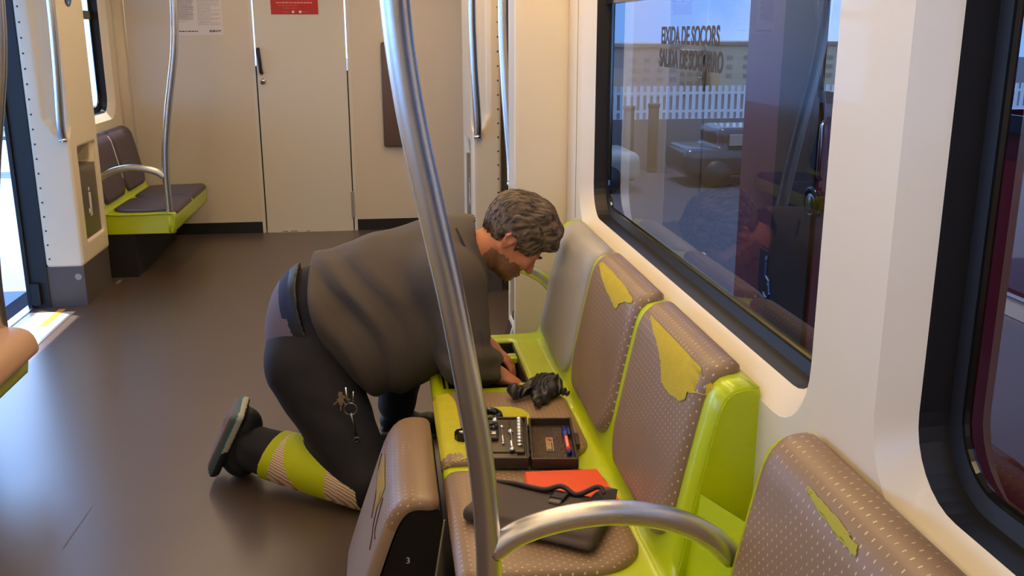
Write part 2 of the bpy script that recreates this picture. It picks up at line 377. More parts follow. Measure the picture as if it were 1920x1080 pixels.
# door frame strips: they close the gap low down, daylight leaks through higher up
fr = MB().box((DL-.03, YE-.001, 0), (DL-.006, YE+.03, 2.08)).box((DR+.006, YE-.001, 0), (DR+.03, YE+.03, 2.08))
tf = struct('trim_5', fr, DOORW)
MB().box((DL-.007, YE+.012, 0), (DL+.004, YE+.028, 1.225)).box((DR-.004, YE+.012, 0), (DR+.007, YE+.028, 1.19)).put('seal', BLACK, tf)
d3 = struct('door_1', MB().box((DL+.004, YE-.004, .006), (DR-.003, YE+.024, 2.07), .002), DOORW, origin=(DL, YE, 0))
hb = MB().tube(bez([(-.893, YE-.004, 1.345), (-.892, YE-.03, 1.33), (-.885, YE-.034, 1.26), (-.880, YE-.03, 1.19), (-.879, YE-.004, 1.175)], 5), .013, 10)
hb.put('door_handle', BLACK, d3, True)
lk = MB().cyl((-.872, YE-.003, 1.117), (-.872, YE-.014, 1.117), .021, 24).put('lock', CHROME, d3, True)
MB().box((-.885, YE-.017, 1.114), (-.860, YE-.0142, 1.120)).put('keyway', BLACK, lk)
hi = MB().box((DR-.012, YE-.016, .10), (DR+.012, YE-.003, .30), .003).put('hinge', STEEL, d3)
MB().box((DL+.002, YE-.007, .0), (DR-.002, YE-.0042, .02)).put('door_sweep', DOORW, d3)
for a, c_ in ((-.80, -.76), (-.74, -.69), (-.62, -.60)): MB().box((a, YE-.0078, .006), (c_, YE-.007, .010)).put('scuff', BLACK, d3)
# notice with printed columns, red sign
nt_ = MB().box((-1.445, YE-.002, 1.443), (-1.125, YE, 1.90)).put('paper_notice', mat('paper', srgb(214, 204, 196), .7), None, origin=(-1.285, YE, 1.44))
tag(nt_, 'white paper notice with columns of small grey print taped to end wall left of door', 'notice')
def lines(par, x0, x1, z0, z1, n, m, th=.0026, y=YE-.0028, seed=1):
    r = random.Random(seed); mb = MB()
    for i in range(n):
        z = z1-(z1-z0)*(i+.5)/n; x = x0
        e = x1-(x1-x0)*r.choice((0, 0, .05, .12, .4))
        while x < e:
            l = r.uniform(.006, .022); mb.box((x, y, z-th/2), (min(x+l, e), y+.0008, z+th/2)); x += l+.004
    return mb.put('print_line', m, par)
lines(nt_, -1.430, -1.31, 1.53, 1.88, 30, INK); lines(nt_, -1.295, -1.14, 1.51, 1.88, 34, INK, seed=4)
lines(nt_, -1.43, -1.30, 1.462, 1.474, 1, mat('dark_ink', srgb(60, 54, 52), .7), .007); lines(nt_, -1.22, -1.14, 1.462, 1.478, 2, MATS['dark_ink'], .006)
MB().box((-1.425, YE-.0026, 1.55), (-1.325, YE-.002, 1.88)).put('shaded_box', mat('pale_grey_ink', srgb(188, 180, 174), .7), nt_)
rs = MB().box((-.785, YE-.008, 1.585), (-.453, YE-.004, 1.80), .003).put('warning_sign', RED, None, origin=(-.62, YE, 1.58))
tag(rs, 'red sign with white lettering fixed high on the cab door', 'sign')
lines(rs, -.745, -.49, 1.658, 1.672, 1, mat('pink_print', srgb(226, 150, 138), .6), .009, YE-.0092, 2)
lines(rs, -.735, -.50, 1.640, 1.652, 1, mat('dim_pink_print', srgb(200, 92, 80), .6), .007, YE-.0092, 5)
lines(rs, -.70, -.54, 1.622, 1.634, 1, MATS['dim_pink_print'], .006, YE-.0092, 6)
for a in (-.63, -.58): MB().cyl((a, YE-.0092, 1.602), (a, YE-.008, 1.602), .009).put('sign_logo', WHITE, rs)
lines(rs, -.70, -.655, 1.598, 1.606, 1, MATS['dim_pink_print'], .005, YE-.0092, 7); lines(rs, -.565, -.52, 1.598, 1.606, 1, MATS['dim_pink_print'], .005, YE-.0092, 8)
for a in (-.765, -.70, -.60, -.54): MB().box((a, YE-.0092, 1.684), (a+.042, YE-.008, 1.73), .004).put('large_lettering', WHITE, rs)
# tip-up pad on end wall
tp = thing('wall_pad', 'dark brown upright cushion pad fixed to the end wall right of the cab door', 'pad', (.07, YE, .63))
MB().box((-.018, YE-.05, .632), (.165, YE-.012, 1.392), .016).put('cushion', mat('brown_vinyl', srgb(96, 74, 62), .5, bump=.1), tp, True)
MB().box((-.014, YE-.012, .636), (.161, YE, 1.388)).put('backing_plate', BLACK, tp)

# doorway sides: right door shut, left door open
d1 = struct('door_2', MB().box((.765, 3.79, 0), (.79, 5.40, 2.05)), BGLOSS, origin=(.77, 4.1, 0))
MB().box((.758, 4.72, 0), (.766, 4.78, 2.05)).put('rubber_edge', BLACK, d1)
d2 = struct('door_3', MB().box((-2.02, 5.52, .0), (-1.985, 6.35, 2.02), .006), mat('door_leaf_blue_black', srgb(24, 40, 66), .12), origin=(-2.0, 5.4, 0))
MB().box((-2.02, 5.50, 0), (-1.985, 5.52, 2.02)).put('rubber_edge', BLACK, d2)
MB().box((-2.026, 5.60, .75), (-2.02, 6.2, 1.85), .003).put('door_window', mat('dark_blue_glass', srgb(20, 44, 84), .06), d2)
struct('trim_6', MB().box((-1.975, 5.362, 0), (-1.86, 5.40, 2.02)).box((-1.972, 5.345, 0), (-1.952, 5.362, 2.02)).box((-1.945, 5.33, .02), (-1.90, 5.362, .14)).box((-2.06, 3.80, 0), (-1.86, 3.86, 2.02)), BLACK)
struct('trim_11', MB().box((.67, 5.362, 0), (.80, 5.40, 2.02)), BLACK)
struct('trim_7', MB().box((-1.99, 3.86, -.002), (-1.94, 5.36, .006)).box((-1.715, 3.86, 0), (-1.70, 5.20, .003)), mat('worn_metal_threshold', (.55, .55, .56, 1), .35, 1))
struct('trim_8', MB().box((-1.95, 3.86, 0), (-1.70, 5.25, .0015)), mat('threshold_grey', srgb(176, 176, 176), .35, bump=.2))
struct('trim_9', MB().box((-1.80, 4.98, .0015), (-1.765, 5.30, .003)), mat('orange_marking', srgb(214, 140, 50), .6))

# door pillars modelled once as a distance field, then mirrored
def pillar_mesh():
    s = SDF((-1.96, 5.30, .18), (-1.60, 6.06, 2.18), .009)
    s.box((-1.761, 5.685, 1.20), (.101, .325, .98), .022)
    s.cap((-1.690, 5.352, .985), (-1.690, 5.352, 2.4), .062, .062, k=.012, op='sub')
    s.cap((-1.735, 5.345, 1.03), (-1.735, 5.345, 2.4), .050, .050, k=.015, op='sub')
    s.box((-1.66, 5.715, .60), (.022, .215, .262), .018, op='sub', k=.004)
    s.box((-1.69, 5.70, .795), (.10, .185, .055), .006, op='sub')
    return s.net()
PV, PF = pillar_mesh()
def pillar(fx, fy, nm, label, blabel, dots=True, kind=None):
    f = lambda p: (fx(p[0]), fy(p[1]), p[2])
    V = np.stack([fx(PV[:, 0]), fy(PV[:, 1]), PV[:, 2]], 1)
    base = f((-1.8, 5.68, 0))
    t = thing(nm, label, 'pillar', base)
    o = mesh('panel', V, PF, CREAM, t, True)
    def bx(a, b, bev=0): return MB().box(f(a), f(b), bev)
    bx((-1.86, 5.372, 0), (-1.668, 6.0, .225)).put('kick_plate', DGREY, t)
    MB().cyl(f((-1.70, 5.371, .165)), f((-1.70, 5.366, .165)), .018).put('screw_cap', mat('pale_cap', srgb(150, 140, 136), .5), t)
    if dots:
        for a in range(24):
            q = MB(); z = .27+a*.0775; q.cyl(f((-1.836, 5.3605, z)), f((-1.836, 5.3575, z)), .0052, 8).put('screw', BLACK, t)
    b = bx((-1.682, 5.505, .342), (-1.675, 5.925, .742), .002).put('bin_panel', mat('bin_panel_brown', srgb(86, 76, 66), .3), t, label=blabel)
    bx((-1.79, 5.52, .742), (-1.68, 5.88, .746)).put('bin_ledge', MATS['bin_panel_brown'], t)
    V = [f(p) for p in ((-1.70, 5.52, .848), (-1.70, 5.88, .848), (-1.775, 5.88, .752), (-1.775, 5.52, .752))]
    MB().add(V, [(0, 1, 2, 3)]).put('bin_flap', GREYP, t)
    ic = MB(); x = -1.6745; ex = -1.673
    for (y0, z0, y1, z1) in ((5.70, .50, 5.725, .59), (5.73, .53, 5.742, .585), (5.668, .475, 5.695, .50), (5.70, .455, 5.712, .50), (5.73, .455, 5.742, .53)):
        ic.box(f((x, y0, z0)), f((ex, y1, z1)))
    ic.cyl(f((x, 5.714, .608)), f((ex, 5.714, .608)), .011); ic.put('litter_symbol', WHITE, b)
    return t, b, f
I = lambda v: v
FL_ = lambda y: 5.36+(y-5.36)*.785
pL, bL, fL = pillar(I, FL_, 'door_pillar', 'cream moulded door pillar by the open left doorway with row of screws', 'dark litter bin panel with white litter symbol in left door pillar')
MXR = lambda x: .474+(MX(x)-.474)*.82
pR, bR, fR = pillar(MXR, I, 'door_pillar', 'cream moulded pillar on the far side of the right doorway', 'litter bin in far right door pillar seen edge on')
FY = lambda y: 3.77-(y-5.36)*.31
pN, bN, fN = pillar(MX, FY, 'door_pillar', 'cream moulded pillar on the near side of the right doorway beside the window', 'dark litter bin panel in near right door pillar behind the person', dots=False)
FYL = lambda y: 3.86-(y-5.36)*.45
pillar(I, FYL, 'door_pillar', 'cream moulded pillar on the near side of the open left doorway', 'litter bin in near left door pillar', dots=False)
# open bin flap hanging from near bin
V0 = [(.487, 3.62, .36), (.487, 3.75, .36), (.40, 3.75, .06), (.40, 3.62, .06)]
MB().add(V0+[(p[0]+.012, p[1], p[2]+.004) for p in V0], [(0, 1, 2, 3), (7, 6, 5, 4), (0, 4, 5, 1), (1, 5, 6, 2), (2, 6, 7, 3), (3, 7, 4, 0)]).put('open_bin_door', BGLOSS, pN)
MB().tube([V0[0], V0[3]], .006, 8).put('pale_edge', WHITE, pN)

def handrail(f, z0, label, top=2.12, bow=.02):
    t = thing('grab_rail', label, 'handrail', f((-1.69, 5.335, z0)), group=None)
    MB().tube(bez([f(p) for p in ((-1.69, 5.348, z0), (-1.688, 5.335, z0+.10), (-1.676+bow*.3, 5.325, z0+.4), (-1.672+bow*.5, 5.322, z0+.75), (-1.68, 5.33, top))], 8), .021, 16).put('rail', STEEL, t, True)
    MB().cyl(f((-1.69, 5.348, z0-.012)), f((-1.69, 5.348, z0+.004)), .0225).put('end_cap', CHROME, t, True)
    return t
handrail(lambda p: p, .915, 'curved steel grab rail recessed in the left door pillar')
handrail(lambda p: (MX(p[0]), p[1], p[2]), .90, 'curved steel grab rail in the far right door pillar')
handrail(lambda p: (MX(p[0]), 3.86-(p[1]-5.36), p[2]), .86, 'curved steel grab rail on near side of right doorway above the crouching man', bow=.03)
handrail(lambda p: (p[0], 3.86-(p[1]-5.36), p[2]), .9, 'curved steel grab rail on near side of left doorway')
# small fittings
k = thing('key_switch', 'small round metal key switch on end wall edge beside the far right grab rail', 'switch', (.47, YE, 1.34))
k.location = (.435, 6.02, 1.345); WL[k.name] = Vector(k.location)
MB().cyl((.497, 5.98, 1.345), (.480, 5.98, 1.345), .026).put('housing', CHROME, k, True); MB().cyl((.480, 5.98, 1.345), (.474, 5.98, 1.345), .012).put('key_slot', BLACK, k)
k = thing('access_panel', 'small cream access panel with lock on near right door pillar', 'panel', (.494, 3.66, 1.34))
MB().box((.485, 3.60, 1.255), (.496, 3.72, 1.395), .002).put('plate', CREAM, k); MB().cyl((.486, 3.655, 1.335), (.478, 3.655, 1.335), .014).put('lock', CHROME, k, True)
MB().box((.486, 3.60, 1.40), (.496, 3.72, 1.92), .002).put('upper_plate', CREAM, k)
bt = MB(); bt.cyl((-1.662, 5.60, 1.655), (-1.656, 5.60, 1.655), .062, 32)
st = bt.put('round_sticker', mat('sticker_blue', srgb(44, 78, 130), .5), None, origin=(-1.66, 5.66, 1.6)); tag(st, 'round blue sticker with white marks high on the left door pillar', 'sticker')
mb = MB()
for i in range(5): mb.box((-1.656, 5.57+.014*i, 1.63), (-1.655, 5.577+.014*i, 1.66+.01*(i % 2)))
mb.box((-1.656, 5.595, 1.605), (-1.655, 5.604, 1.622)); mb.put('sticker_marks', WHITE, st)

# ceiling lamp strips
for i, lx in enumerate((-1.15, .12)):
    l = thing('ceiling_lamp', ('left' if i == 0 else 'right')+' warm strip lamp along the carriage ceiling', 'lamp', (lx, 2.4, 2.14))
    MB().box((lx-.09, -2.3, 2.125), (lx+.09, 7.0, 2.15)).put('housing', CREAM, l)
    MB().box((lx-.06, -2.25, 2.118), (lx+.06, 6.95, 2.1255)).put('diffuser', emit('warm_strip_%d' % i, (1, .74, .44, 1), LAMP_E), l)

l = thing('ceiling_lamp', 'narrow yellow strip light added on ceiling to warm the right-hand seats and pillars', 'lamp', (.47, 3.6, 2.14))  # extra strip out of view, added to yellow the right pillars and seats
MB().box((.42, 1.7, 2.125), (.53, 6.2, 2.15)).put('housing', CREAM, l); MB().box((.435, 1.75, 2.118), (.515, 6.15, 2.1255)).put('diffuser', emit('added_yellow_strip', (1, .66, .28, 1), 11), l)

# window lettering
def wpt(y, z, x=WX+.0893): return (x, y, z)
text('emergency_lettering', 'EIXIDA DE SOCORS', .062, mat('etched_grey', srgb(58, 54, 54), .8), frame_mat(wpt(2.43, 1.442), (0, -1, 0), (0, 0, 1)), w1, sx=.88, bold=.0016)
text('emergency_lettering', 'SALIDA DE SOCORRO', .066, MATS['etched_grey'], frame_mat(wpt(2.42, 1.382), (0, -1, 0), (0, 0, 1)), w1, sx=.80, bold=.0016)

# ================================================================== SEATS
def resamp(prof, n):
    P = np.array([p[:] for p in bez([(a, 0, b) for a, b in prof], 10)])[:, [0, 2]]
    d = np.r_[0, np.cumsum(np.linalg.norm(np.diff(P, axis=0), axis=1))]; s = np.linspace(0, d[-1], n)
    return np.stack([np.interp(s, d, P[:, 0]), np.interp(s, d, P[:, 1])], 1), s
class Pad:
    # a cushion laid on a profile (x,z) swept along y with rounded outline
    def __init__(s, prof, y0, y1, r0, r1, th, sgn, edge=.03, X=None, dome=0):
        s.P, s.s = resamp(prof, 40); s.L = s.s[-1]; T = np.gradient(s.P, axis=0); T /= np.linalg.norm(T, axis=1)[:, None]
        s.N = np.stack([-T[:, 1], T[:, 0]], 1)*sgn; s.y0, s.y1, s.r0, s.r1, s.th, s.edge = y0, y1, r0, r1, th, edge; s.X = X or (lambda x: x); s.dome = dome
    def inset(s, v):
        o = 0
        for r, d in ((s.r0, v), (s.r1, s.L-v)):
            if d < r: o = max(o, r-math.sqrt(max(r*r-(r-d)**2, 0)))
        return o
    def pt(s, y, v, off=0):
        v = min(max(v, 0), s.L); x = np.interp(v, s.s, s.P[:, 0]); z = np.interp(v, s.s, s.P[:, 1]); nx = np.interp(v, s.s, s.N[:, 0]); nz_ = np.interp(v, s.s, s.N[:, 1])
        i = s.inset(v); d = min(v, s.L-v, y-s.y0-i, s.y1-i-y); d = max(d, 0); h = s.th*math.sqrt(max(0, 1-(1-min(d/s.edge, 1))**2))
        h += s.dome*(1-((y-(s.y0+s.y1)/2)/((s.y1-s.y0)/2))**2)*max(0, 1-((v-s.L/2)/(s.L/2))**2)
        h += off
        return (s.X(x+nx*h), y, z+nz_*h)
    def build(s, name, m, parent, nu=26, nv=44, label=None, split=None):
        vs = s.L*(.5-.5*np.cos(np.linspace(0, math.pi, nv))); us = .5-.5*np.cos(np.linspace(0, math.pi, nu)); V = []; UV = []
        for v in vs:
            i = s.inset(v); a, b = s.y0+i, s.y1-i
            for u in us: y = a+(b-a)*u; V.append(s.pt(y, v)); UV.append((y, v))
        F = [(j*nu+i, j*nu+i+1, (j+1)*nu+i+1, (j+1)*nu+i) for j in range(nv-1) for i in range(nu-1)]
        # skirt that closes the cushion down to the shell
        ed = [j*nu for j in range(nv)]+[(nv-1)*nu+i for i in range(1, nu)]+[j*nu+nu-1 for j in range(nv-2, -1, -1)]+[i for i in range(nu-2, 0, -1)]
        k = len(V)
        for e in ed: y, v = UV[e]; p = s.pt(y, v, -.006); V.append(p); UV.append((y, v))
        n = len(ed); F += [(ed[i], ed[(i+1) % n], k+(i+1) % n, k+i) for i in range(n)]
        mi = [1 if sum(UV[i][1] for i in f)/4 < split else 0 for f in F] if split else None
        o = mesh(name, V, F, m, parent, True, uv=UV, mi=mi)
        bm = bmesh.new(); bm.from_mesh(o.data); bmesh.ops.recalc_face_normals(bm, faces=bm.faces[:]); bm.to_mesh(o.data); bm.free()
        if label: o['label'] = label
        return o
    def patch(s, rows, name, m, parent, off=.0016, jit=.004, label=None, seed=1):
        r = random.Random(seed); V = []; nu = 10
        R = []
        for a, b in zip(rows[:-1], rows[1:]):
            for k in range(5): t = k/5; R.append([a[i]*(1-t)+b[i]*t for i in range(3)])
        R.append(list(rows[-1]))
        for v, a, b in R:
            if b-a > .01: a += r.uniform(-jit, jit); b += r.uniform(-jit, jit)
            for i in range(nu): V.append(s.pt(a+(b-a)*i/(nu-1), v+r.uniform(-.001, .001), off))
        F = [(j*nu+i, j*nu+i+1, (j+1)*nu+i+1, (j+1)*nu+i) for j in range(len(R)-1) for i in range(nu-1)]
        o = mesh(name, V, F, m, parent, True)
        if label: o['label'] = label
        return o
BACK = [(.533, .432), (.552, .53), (.572, .63), (.592, .725), (.604, .775), (.622, .803), (.645, .812), (.674, .812)]
SEATP = [(.118, .372), (.122, .392), (.138, .403), (.20, .402), (.35, .398), (.50, .400)]
SHELL = [(.130, .272), (.116, .36), (.118, .382), (.135, .394), (.30, .390), (.495, .392), (.520, .402), (.535, .43), (.553, .53), (.573, .63), (.593, .725), (.606, .775), (.624, .799), (.650, .806), (.676, .806)]
def bench(name, label, X, bounds, y_near, y_far, parts, fab, base, hole=None):
    t = thing(name, label, 'seat', base)
    ys = sorted(set([y_near, y_far]+([hole[0], hole[1]] if hole else [])+[bounds[-1]-.045]+list(np.linspace(y_near, y_far, 16))))
    S, _ = resamp(SHELL, 60); V = []; nS = len(S)
    for y in ys:
        for p in S: V.append((X(p[0]), y, p[1]))
    F = []
    for j in range(len(ys)-1):
        for i in range(nS-1):
            cx = (S[i][0]+S[i+1][0])/2; cz = (S[i][1]+S[i+1][1])/2; cy = (ys[j]+ys[j+1])/2
            if hole and hole[0] <= cy <= hole[1] and hole[2] < cx < hole[3] and cz > .37 and cz < .41: continue
            if cy < bounds[-1]-.046 and cz > .425: continue
            F.append((j*nS+i, j*nS+i+1, (j+1)*nS+i+1, (j+1)*nS+i))
    o = mesh('shell', V, F, LIME, t, True); bm = bmesh.new(); bm.from_mesh(o.data); bmesh.ops.recalc_face_normals(bm, faces=bm.faces[:]); bm.to_mesh(o.data); bm.free()
    md = o.modifiers.new('thick', 'SOLIDIFY'); md.thickness = .008; md.offset = 0
    # end plates
    yb = bounds[-1]-.05
    poly = [(X(p[0]), p[1]) for p in S if p[1] > .42]+[(X(.676), .42)]
    MB().prism(poly, 0, 'y', yb, yb+.035).put('end_plate', LIME, t)
    poly = [(X(.132), .272), (X(.118), .36), (X(.122), .385), (X(.14), .392), (X(.53), .392), (X(.676), .40), (X(.676), .272)]
    MB().prism(poly, 0, 'y', y_near, y_near+.012).put('side_plate', LIME, t)
    MB().prism(poly, 0, 'y', y_far-.012, y_far).put('side_plate', LIME, t)
    return t
def pole(X, y, label, ztop=2.12, group=None):
    t = thing('grab_pole', label, 'pole', (X(.146), y, .30))
    MB().tube(bez([(X(a), y, z) for a, z in ((.146, .30), (.146, .45), (.145, .62), (.134, .78), (.112, .93), (.090, 1.06), (.058, 1.22), (.033, 1.36), (.018, 1.50), (.010, 1.70), (.012, ztop))], 8), .0215, 24).put('pole_tube', STEEL, t, True)
    MB().cyl((X(.146), y, .27), (X(.146), y, .385), .031, 24).put('socket', LIME, t, True)
    return t
def armrest(X, y, t, z=.632, label=None):
    MB().tube(bez([(X(a), y, b) for a, b in ((.150, z-.018), (.20, z+.014), (.28, z+.035), (.37, z+.038), (.46, z+.018), (.53, z-.02), (.572, z-.062))], 8), .0215, 20).put('armrest', STEEL, t, True)

# ---- right bench, three places
BR = [3.25, 2.72, 2.19, 1.66]
br = bench('seat_bench', 'lime green three-place bench under the right window with worn taupe upholstery and one opened seat', I, BR, 1.42, 3.30, None, FAB, (.4, 2.35, .27), hole=(2.765, 3.215, .155, .415))
pads = []
for i in (1, 2):
    y1, y0 = BR[i]-.024, BR[i+1]+.022
    c = Pad(SEATP, y0, y1, .022, .11, .014, 1, .025); c.o = c.build('seat_cushion', FAB, br, label='taupe seat cushion with pale dashes'+(' and large yellow worn patches' if i == 1 else ''))
    b = Pad(BACK, y0+.006, y1-.004, .10, .03, .020, 1, .028, dome=.004); b.o = b.build('backrest', FAB, br, label='taupe backrest worn through to yellow foam below its top edge')
    pads.append((c, b))
# wear patches
b = pads[0][1]
b.patch([(.328, 2.34, 2.365), (.335, 2.33, 2.40), (.342, 2.33, 2.47), (.354, 2.30, 2.545), (.364, 2.25, 2.60), (.372, 2.25, 2.64), (.380, 2.36, 2.63)], 'worn_patch', TAPE, b.o, seed=3)
b = pads[1][1]
b.patch([(.292, 1.82, 1.86), (.300, 1.76, 1.89), (.312, 1.74, 1.90), (.330, 1.73, 1.92), (.345, 1.685, 1.955), (.358, 1.675, 2.02), (.368, 1.68, 2.07), (.376, 1.74, 2.10)], 'worn_patch', TAPE, b.o, seed=4)
c = pads[0][0]
YL = mat('yellow_worn_foam', srgb(184, 178, 28), .8, bump=.5, bscale=200, mottle=.12, mscale=30)
c.patch([(.020, 2.215, 2.66), (.040, 2.215, 2.67), (.06, 2.22, 2.67), (.075, 2.225, 2.60)], 'worn_patch', YL, c.o, seed=5)
c.patch([(.075, 2.235, 2.40), (.09, 2.34, 2.44), (.105, 2.35, 2.46)], 'worn_patch', YL, c.o, seed=6)
c.patch([(.09, 2.213, 2.235), (.20, 2.212, 2.225)], 'worn_patch', YL, c.o, jit=.003, seed=7)
c.patch([(.15, 2.47, 2.545), (.18, 2.43, 2.56), (.23, 2.42, 2.56), (.26, 2.42, 2.535), (.275, 2.45, 2.50)], 'worn_patch', YL, c.o, seed=8)
# opened place: grey backrest shell, hollow box, clips
g = Pad([(p[0]-.004, p[1]-.01) for p in BACK[:-2]]+[(.640, .803), (.674, .806)], 2.745, 3.225, .07, .045, .024, 1, .05, dome=.006); g.build('bare_backrest_shell', GREYP, br, label='smooth bare grey backrest shell with its cushion removed')
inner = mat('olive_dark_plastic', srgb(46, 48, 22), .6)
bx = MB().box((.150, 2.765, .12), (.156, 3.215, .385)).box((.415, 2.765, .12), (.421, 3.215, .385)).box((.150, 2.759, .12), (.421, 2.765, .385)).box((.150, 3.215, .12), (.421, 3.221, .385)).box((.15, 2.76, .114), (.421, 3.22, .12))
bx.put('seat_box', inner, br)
for y in (3.09, 2.80):
    q = MB().box((.388, y-.028, .366), (.418, y-.003, .384), .002).box((.388, y+.003, .366), (.418, y+.028, .384), .002); q.put('clip', LIME, br)
MB().box((.157, 2.775, .352), (.165, 3.205, .386)).put('inner_lip', LIME, br)
# black box filling the dark void below the bench
MB().box((.15, 1.47, .0), (.66, 2.62, .268)).box((.30, 2.75, 0), (.66, 3.28, .11)).put('under_seat_fill', BLACK, br)
# armrest bracket block at the near end
P = [(.570, 1.612, .60), (.674, 1.612, .530), (.545, 1.612, .40), (.674, 1.612, .40), (.590, 1.415, .640), (.672, 1.415, .575), (.560, 1.43, .40), (.674, 1.43, .40)]
MB().add(P, [(0, 1, 3, 2), (4, 6, 7, 5), (0, 4, 5, 1), (1, 5, 7, 3), (2, 3, 7, 6), (0, 2, 6, 4)]).put('armrest_bracket', LIME, br)
pn = pole(I, 1.43, 'near curved steel grab pole at the front corner of the right bench'); armrest(I, 1.43, pn)
pf = pole(I, 3.27, 'steel grab pole at the far end of right bench behind the crouching man'); armrest(I, 3.27, pf)
# ---- next bench towards the camera
b2 = bench('seat_bench', 'lime green bench nearest the camera at lower right with scuffed taupe backrest', I, [1.385, .86, .33], .10, 1.395, None, FAB, (.4, .8, .27))
for y1, y0, lb in ((1.375, .875, 'taupe backrest with a lime scuff streak'), (.84, .345, None)):
    q = Pad(BACK, y0, y1, .10, .035, .020, 1, .028, dome=.004); q.o = q.build('backrest', FAB, b2, label=lb)
    Pad(SEATP, y0, y1, .022, .11, .014, 1, .025).build('seat_cushion', FAB, b2)
    if lb: q.patch([(.357, 1.05, 1.10), (.362, 1.052, 1.17), (.367, 1.06, 1.21), (.372, 1.12, 1.22)], 'scuff_streak', mat('lime_scuff', srgb(160, 156, 44), .7), q.o, seed=9, jit=.003)
# ---- far left bench, two places
bl = bench('seat_bench', 'far left two-place bench in lime green by the end wall, cushions dimmed towards plum for the low light', MX, [7.10, 6.56, 6.03], 5.99, 7.14, None, FABD, (MX(.4), 6.5, .27))
for y1, y0 in ((7.09, 6.575), (6.55, 6.04)):
    Pad(SEATP, y0, y1, .03, .11, .014, 1, .025, X=MX).build('seat_cushion', FABD, bl)
    Pad(BACK, y0, y1, .09, .03, .022, 1, .028, X=MX).build('backrest', FABD, bl)
MB().tube([(MX(p[0]+(-.012)), 6.562, p[1]+.008) for p in BACK[1:6]], .0035, 6).put('pale_piping', WHITE, bl)
MB().box((MX(.36), 6.0, .0), (MX(.66), 7.12, .268)).put('under_seat_fill', mat('void_black', srgb(16, 14, 15), .7), bl)  # black block standing in for the shade under the cantilevered seats
pl = pole(MX, 6.02, 'far left curved steel grab pole at corner of the two-place bench'); armrest(MX, 6.02, pl)
# ---- near left bench, only its far corner in view
bm_ = bench('seat_bench', 'near left bench whose far corner enters the frame with pale cushion rim', MX, [3.40, 2.87, 2.34], 2.0, 3.47, None, FAB, (MX(.4), 2.9, .27))
for y1, y0 in ((3.44, 2.89), (2.86, 2.36)):
    q = Pad([(.085, .352), (.092, .40), (.115, .425), (.20, .43), (.35, .42), (.50, .41)], y0, y1, .03, .11, .03, 1, .03, X=MX); q.build('seat_cushion', mat('beige_vinyl', srgb(196, 158, 132), .45, bump=.1), bm_)
    Pad(BACK, y0, y1, .09, .03, .022, 1, .028, X=MX).build('backrest', FAB, bm_)
MXP = lambda x: MX(x)-.028
pm = pole(MXP, 3.42, 'curved steel grab pole at the near left bench by the open doorway'); armrest(MXP, 3.42, pm)

# ---- loose cushion leaning against the bench front
lc = thing('loose_cushion', 'detached taupe backrest cushion standing on floor against the bench front beside the man', 'cushion', (0, 2.24, 0))
PR = [(-.135, .012), (-.10, .12), (-.06, .235), (-.025, .335), (-.008, .375), (.012, .402), (.04, .412), (.092, .406)]
q = Pad(PR, 1.985, 2.495, .06, .03, .020, 1, .03, dome=.003); q.o = q.build('cover', [FAB, mat('plain_taupe_cloth', srgb(150, 128, 108), .5, bump=.2, bscale=350, mottle=.05)], lc, split=.368)
q.patch([(.315, 2.17, 2.36), (.335, 2.16, 2.37), (.355, 2.16, 2.375), (.375, 2.17, 2.37)], 'worn_patch', mat('yellowed_patch', srgb(176, 148, 70), .8, bump=.4), q.o, jit=.002)
for seed_, (ya, yb, va, vb) in enumerate(((2.20, 2.42, .275, .355), (2.07, 2.19, .25, .345), (2.05, 2.14, .29, .35))):
    pts = []
    for k in range(13):
        a = k/12; y = ya+(yb-ya)*a; v = va+(vb-va)*a+.012*math.sin(a*6+seed_); pts.append(q.pt(y, v, .001))
    MB().tube(pts, .0016, 5).put('tear', mat('dark_tear', srgb(60, 34, 26), .9), q.o)
back_poly = [(p[0]+.012, p[1]-.004) for p in PR[:-1]]+[(.092, .395), (.100, .36), (.04, .002), (-.110, .002)]  # tray deepened into a black wedge that fills the dark gap behind it
MB().prism(back_poly, 0, 'y', 2.0, 2.48).put('backing_tray', BLACK, lc)
MB().tube([(.102, 1.998, .37), (.044, 1.998, .01)], .0025, 6).put('edge_wire', GREYP, lc)
text('chalk_number', '3', .022, WHITE, frame_mat((0.016, 1.9985, 0.272), (1, 0, 0), (0, 0, 1)), lc)
